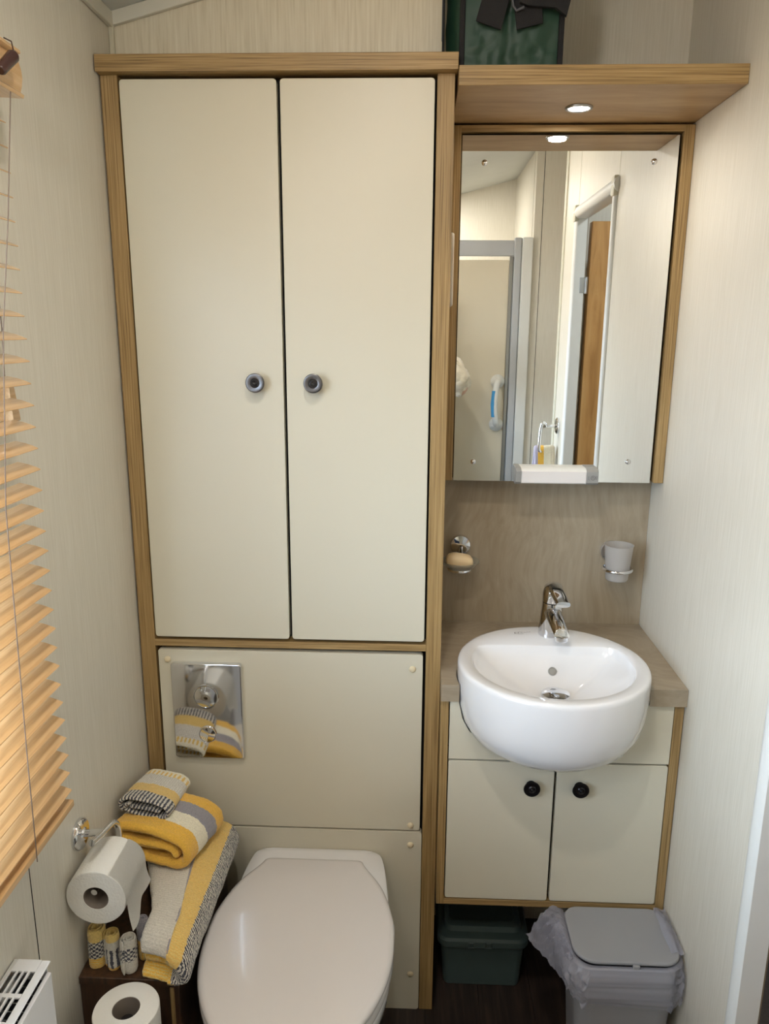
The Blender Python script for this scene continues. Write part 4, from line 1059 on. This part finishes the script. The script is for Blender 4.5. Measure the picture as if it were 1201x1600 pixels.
gh = thing('grab_handle', 'white grab handle with a blue grip on the shower door', 'handle', (0.955, -2.0, 1.12))
for z in (1.022, 1.232):
    bm = B(); lathe(bm, [(0, 0), (0.034, 0), (0.034, 0.010), (0.024, 0.022), (0.014, 0.035), (0, 0.036)], axis_mat((0.945, -2.007, z), (0, 1, 0)), 28); obj('suction_cup', bm, white_trim, gh)
bm = B(); tube(bm, catmull([(0.945, -1.975, 1.022), (0.936, -1.950, 1.045), (0.929, -1.942, 1.127), (0.936, -1.950, 1.21), (0.945, -1.975, 1.232)], 6), 0.015, 14); hb_ = obj('handle_bar', bm, white_trim, gh, 60)
bm = B(); tube(bm, [(0.926, -1.942, 1.065), (0.921, -1.938, 1.127), (0.926, -1.942, 1.190)], 0.0115, 14); lab(obj('grip', bm, blue_grip, gh, 60), 'blue rubber grip')
# towel ring on the right wall with a striped towel
rg = thing('towel_ring', 'chrome towel ring on the right wall seen in the mirror', 'towel ring', (XR_, -1.008, 1.138))
bm = B(); lathe(bm, [(0, 0), (0.030, 0), (0.030, 0.006), (0.024, 0.010), (0.010, 0.012), (0, 0.012)], axis_mat((XR_-0.0003, -1.008, 1.138), (-1, 0, 0)), 32); obj('wall_flange', bm, chrome, rg, 40)
bm = B(); tube(bm, [(XR_-0.010, -1.008, 1.138), (1.022, -1.008, 1.136)], 0.0055, 12)
tube(bm, catmull([(1.022, -1.035, 1.130), (1.022, -1.008, 1.136), (1.018, -0.990, 1.146), (1.006, -0.982, 1.150), (1.000, -0.982, 1.12), (0.998, -0.982, 1.06), (1.004, -0.985, 1.045), (1.018, -1.005, 1.043), (1.030, -1.035, 1.043)], 6), 0.0055, 12); obj('ring', bm, chrome, rg, 60)
m_rt = towel_mat('ring_towel_weave', CRM, [('v', -1, 0.020, 'plain', (176, 170, 188), None, 1), ('v', 0.020, 0.050, 'plain', YEL, None, 1), ('v', 0.050, 0.085, 'plain', CRM, None, 1), ('v', 0.085, 1, 'plain', (214, 204, 182), None, 1)])
bm = B(); uvl = bm.loops.layers.uv.new('UVMap')
def rt_fn(u, w, v): return (0.983+v*0.72, -1.005+u*0.75, 1.045+w)
add_towel(bm, uvl, [(-0.055, -0.28), (-0.05, -0.15), (-0.024, -0.03), (0.0, 0.012), (0.024, -0.03), (0.05, -0.14), (0.055, -0.26)], 0.018, 0.105, rt_fn, 40, 8, 0.0012, 20.0)
tag(obj('ring_towel', bm, m_rt, None, 70), 'striped yellow and cream towel hung through the ring on the right wall', 'towel')

# the person taking the picture: only a fleece sleeve shows in the mirror
pe = thing('person', 'person in a cream fleece and dark trousers holding up a phone, seen in the mirror', 'person', (0.50, -1.74, 0.0))
def skin_mesh(name, joints, edges, m, parent, sub=2, root=0):
    me = bpy.data.meshes.new(name)
    off = LOC[parent.name]
    me.from_pydata([Vector(j[0])-off for j in joints], edges, [])
    o = bpy.data.objects.new(name, me); col.objects.link(o); LOC[o.name] = off; o.parent = parent
    md = o.modifiers.new('skin', 'SKIN')
    for i, j in enumerate(joints):
        r = j[1] if isinstance(j[1], tuple) else (j[1], j[1])
        me.skin_vertices[0].data[i].radius = r
        me.skin_vertices[0].data[i].use_root = (i == root)
    md.use_smooth_shade = True
    if sub: sb = o.modifiers.new('smooth', 'SUBSURF'); sb.levels = sub; sb.render_levels = sub
    me.materials.append(m)
    return o
PX, PY = 0.48, -1.74
J = [((PX, PY, 0.92), (0.095, 0.070)), ((PX, PY, 1.10), (0.100, 0.075)), ((PX, PY, 1.30), (0.110, 0.080)), ((PX, PY+0.005, 1.42), (0.08, 0.07)), ((PX, PY+0.01, 1.49), (0.05, 0.05)), ((PX+0.005, PY+0.03, 1.56), (0.066, 0.075)), ((PX+0.005, PY+0.025, 1.66), (0.07, 0.082)), ((PX+0.005, PY+0.02, 1.70), (0.045, 0.05)),
     ((PX+0.17, PY, 1.38), 0.055), ((PX+0.265, PY+0.17, 1.21), 0.042), ((PX+0.17, PY+0.25, 1.39), 0.030), ((PX+0.150, PY+0.275, 1.455), 0.026),
     ((PX-0.17, PY, 1.38), 0.055), ((PX-0.20, PY+0.17, 1.21), 0.042), ((PX-0.06, PY+0.25, 1.39), 0.030), ((PX-0.035, PY+0.275, 1.455), 0.026),
     ((PX+0.09, PY, 0.80), 0.066), ((PX+0.095, PY+0.02, 0.47), 0.050), ((PX+0.10, PY, 0.09), 0.036), ((PX+0.11, PY+0.13, 0.03), 0.030),
     ((PX-0.09, PY, 0.80), 0.066), ((PX-0.095, PY+0.02, 0.47), 0.050), ((PX-0.10, PY, 0.09), 0.036), ((PX-0.11, PY+0.13, 0.03), 0.030)]
Ed = [(0, 1), (1, 2), (2, 3), (3, 4), (4, 5), (5, 6), (6, 7), (2, 8), (8, 9), (9, 10), (10, 11), (2, 12), (12, 13), (13, 14), (14, 15), (0, 16), (16, 17), (17, 18), (18, 19), (0, 20), (20, 21), (21, 22), (22, 23)]
skin_mesh('body', J, Ed, skin_m, pe)
G = 0.018
J2 = [((PX, PY, 0.80), (0.172, 0.138)), (J[1][0], (0.158, 0.124)), (J[2][0], (0.165, 0.125)), (J[3][0], (0.088, 0.084)), (J[8][0], 0.080), (J[9][0], 0.066), (J[10][0], 0.046), (J[12][0], 0.080), (J[13][0], 0.066), (J[14][0], 0.046)]
fj = skin_mesh('fleece_jacket', J2, [(0, 1), (1, 2), (2, 3), (2, 4), (4, 5), (5, 6), (2, 7), (7, 8), (8, 9)], fleece, pe, 4)
tx = bpy.data.textures.new('fleece_pile', 'CLOUDS'); tx.noise_scale = 0.016; tx.noise_depth = 1
dm = fj.modifiers.new('pile', 'DISPLACE'); dm.texture = tx; dm.strength = 0.016; dm.mid_level = 0.5; dm.texture_coords = 'LOCAL'
tx2 = bpy.data.textures.new('sleeve_folds', 'CLOUDS'); tx2.noise_scale = 0.08; tx2.noise_depth = 0
dm = fj.modifiers.new('folds', 'DISPLACE'); dm.texture = tx2; dm.strength = 0.035; dm.mid_level = 0.5; dm.texture_coords = 'LOCAL'
J3 = [((PX, PY, 0.93), (0.135, 0.105)), (J[16][0], 0.098), (J[17][0], 0.070), ((PX+0.10, PY, 0.12), 0.055), (J[20][0], 0.098), (J[21][0], 0.070), ((PX-0.10, PY, 0.12), 0.055)]
skin_mesh('trousers', J3, [(0, 1), (1, 2), (2, 3), (0, 4), (4, 5), (5, 6)], denim, pe)
for s in (1, -1):
    skin_mesh('shoe', [((PX+s*0.10, PY-0.03, 0.048), 0.043), ((PX+s*0.105, PY+0.06, 0.043), 0.040), ((PX+s*0.112, PY+0.16, 0.036), 0.033)], [(0, 1), (1, 2)], shoe_m, pe, 2)
hc = Vector((PX+0.005, PY+0.012, 1.655))
bm = B(); bmesh.ops.create_uvsphere(bm, u_segments=28, v_segments=18, radius=1.0)
for v in bm.verts:
    d = v.co.copy(); k = 1.0
    v.co = hc+Vector((d.x*0.081, d.y*0.096-0.010, d.z*0.088+0.016))
bmesh.ops.delete(bm, geom=[v for v in bm.verts if (v.co.y > hc.y+0.030 and v.co.z < hc.z+0.022) or v.co.z < hc.z-0.062], context='VERTS')
obj('hair', bm, hair_m, pe, 80)
fy = PY+0.098
for s in (-1, 1):
    bm = B(); bmesh.ops.create_uvsphere(bm, u_segments=16, v_segments=10, radius=0.0100, matrix=Matrix.Translation((hc.x+s*0.029, fy-0.0052, 1.612)) @ Matrix.Diagonal((1.15, 1, 0.62, 1))); ey = obj('eye', bm, white_trim, pe, 80)
    bm = B(); lathe(bm, [(0, 0.0012), (0.0035, 0.0010), (0.0054, 0.0), (0.0054, -0.003), (0, -0.002)], axis_mat((hc.x+s*0.028, fy+0.0042, 1.612), (0, 1, 0)), 14); lab(obj('iris', bm, hair_m, ey, 60), 'brown iris')
    bm = B(); tube(bm, catmull([(hc.x+s*0.014, fy+0.002, 1.629), (hc.x+s*0.028, fy+0.002, 1.634), (hc.x+s*0.043, fy-0.007, 1.629)], 4), 0.0028, 8); obj('eyebrow', bm, hair_m, pe, 60)
    bm = B(); bmesh.ops.create_uvsphere(bm, u_segments=14, v_segments=10, radius=1.0, matrix=Matrix.Translation((hc.x+s*0.071, PY+0.022, 1.600)) @ Matrix.Diagonal((0.009, 0.018, 0.030, 1))); obj('ear', bm, skin_m, pe, 80)
bm = B()
loft(bm, [[(hc.x+w*math.cos(2*PI*i/14), fy-0.006+d*max(0, math.sin(2*PI*i/14))-0.004, z) for i in range(14)] for z, w, d in ((1.618, 0.005, 0.006), (1.604, 0.007, 0.016), (1.590, 0.011, 0.026), (1.582, 0.013, 0.024), (1.577, 0.009, 0.012))]); obj('nose', bm, skin_m, pe, 80)
bm = B(); tube(bm, catmull([(hc.x-0.022, fy-0.008, 1.557), (hc.x-0.008, fy-0.0005, 1.560), (hc.x, fy, 1.558), (hc.x+0.008, fy-0.0005, 1.560), (hc.x+0.022, fy-0.008, 1.557)], 4), [0.002]+[0.0042]*15+[0.002], 8); obj('lips', bm, plain('lips', (176, 104, 96), 0.5), pe, 60)
for s in (1, -1):                                   # palms and five fingers closed on the phone's edges
    wx = PX+0.150 if s > 0 else PX-0.035
    w = Vector((wx, PY+0.275, 1.455)); ex = 0.5404+s*0.078
    JJ = [(w, 0.022), ((ex+s*0.004, -1.452, 1.470), 0.019)]; EE = [(0, 1)]
    for q in range(4):
        z0 = 1.462+q*0.0125; b = len(JJ)
        ln = (0.9, 1.0, 0.97, 0.78)[q]
        JJ += [((ex+s*0.004, -1.449, z0), 0.008), ((ex+s*0.006, -1.436, z0+0.003), 0.0078), ((ex-s*0.004, -1.4275, z0+0.005), 0.0072), ((ex-s*0.004-s*0.010*ln, -1.4262, z0+0.006), 0.006)]
        EE += [(1, b), (b, b+1), (b+1, b+2), (b+2, b+3)]
    b = len(JJ)
    JJ += [((ex, -1.458, 1.470), 0.010), ((ex-s*0.012, -1.4565, 1.482), 0.009), ((ex-s*0.022, -1.4545, 1.494), 0.0075)]
    EE += [(1, b), (b, b+1), (b+1, b+2)]
    skin_mesh('hand', JJ, EE, skin_m, pe, 1)
bm = B(); prism(bm, rrect(0.5404-0.078, 0.5404+0.078, 1.440, 1.514, 0.010), 'y', -1.4450, -1.4370, 0.002, 2)
tag(obj('mobile_phone', bm, phone_m), 'black mobile phone held level by the person behind the camera', 'phone')
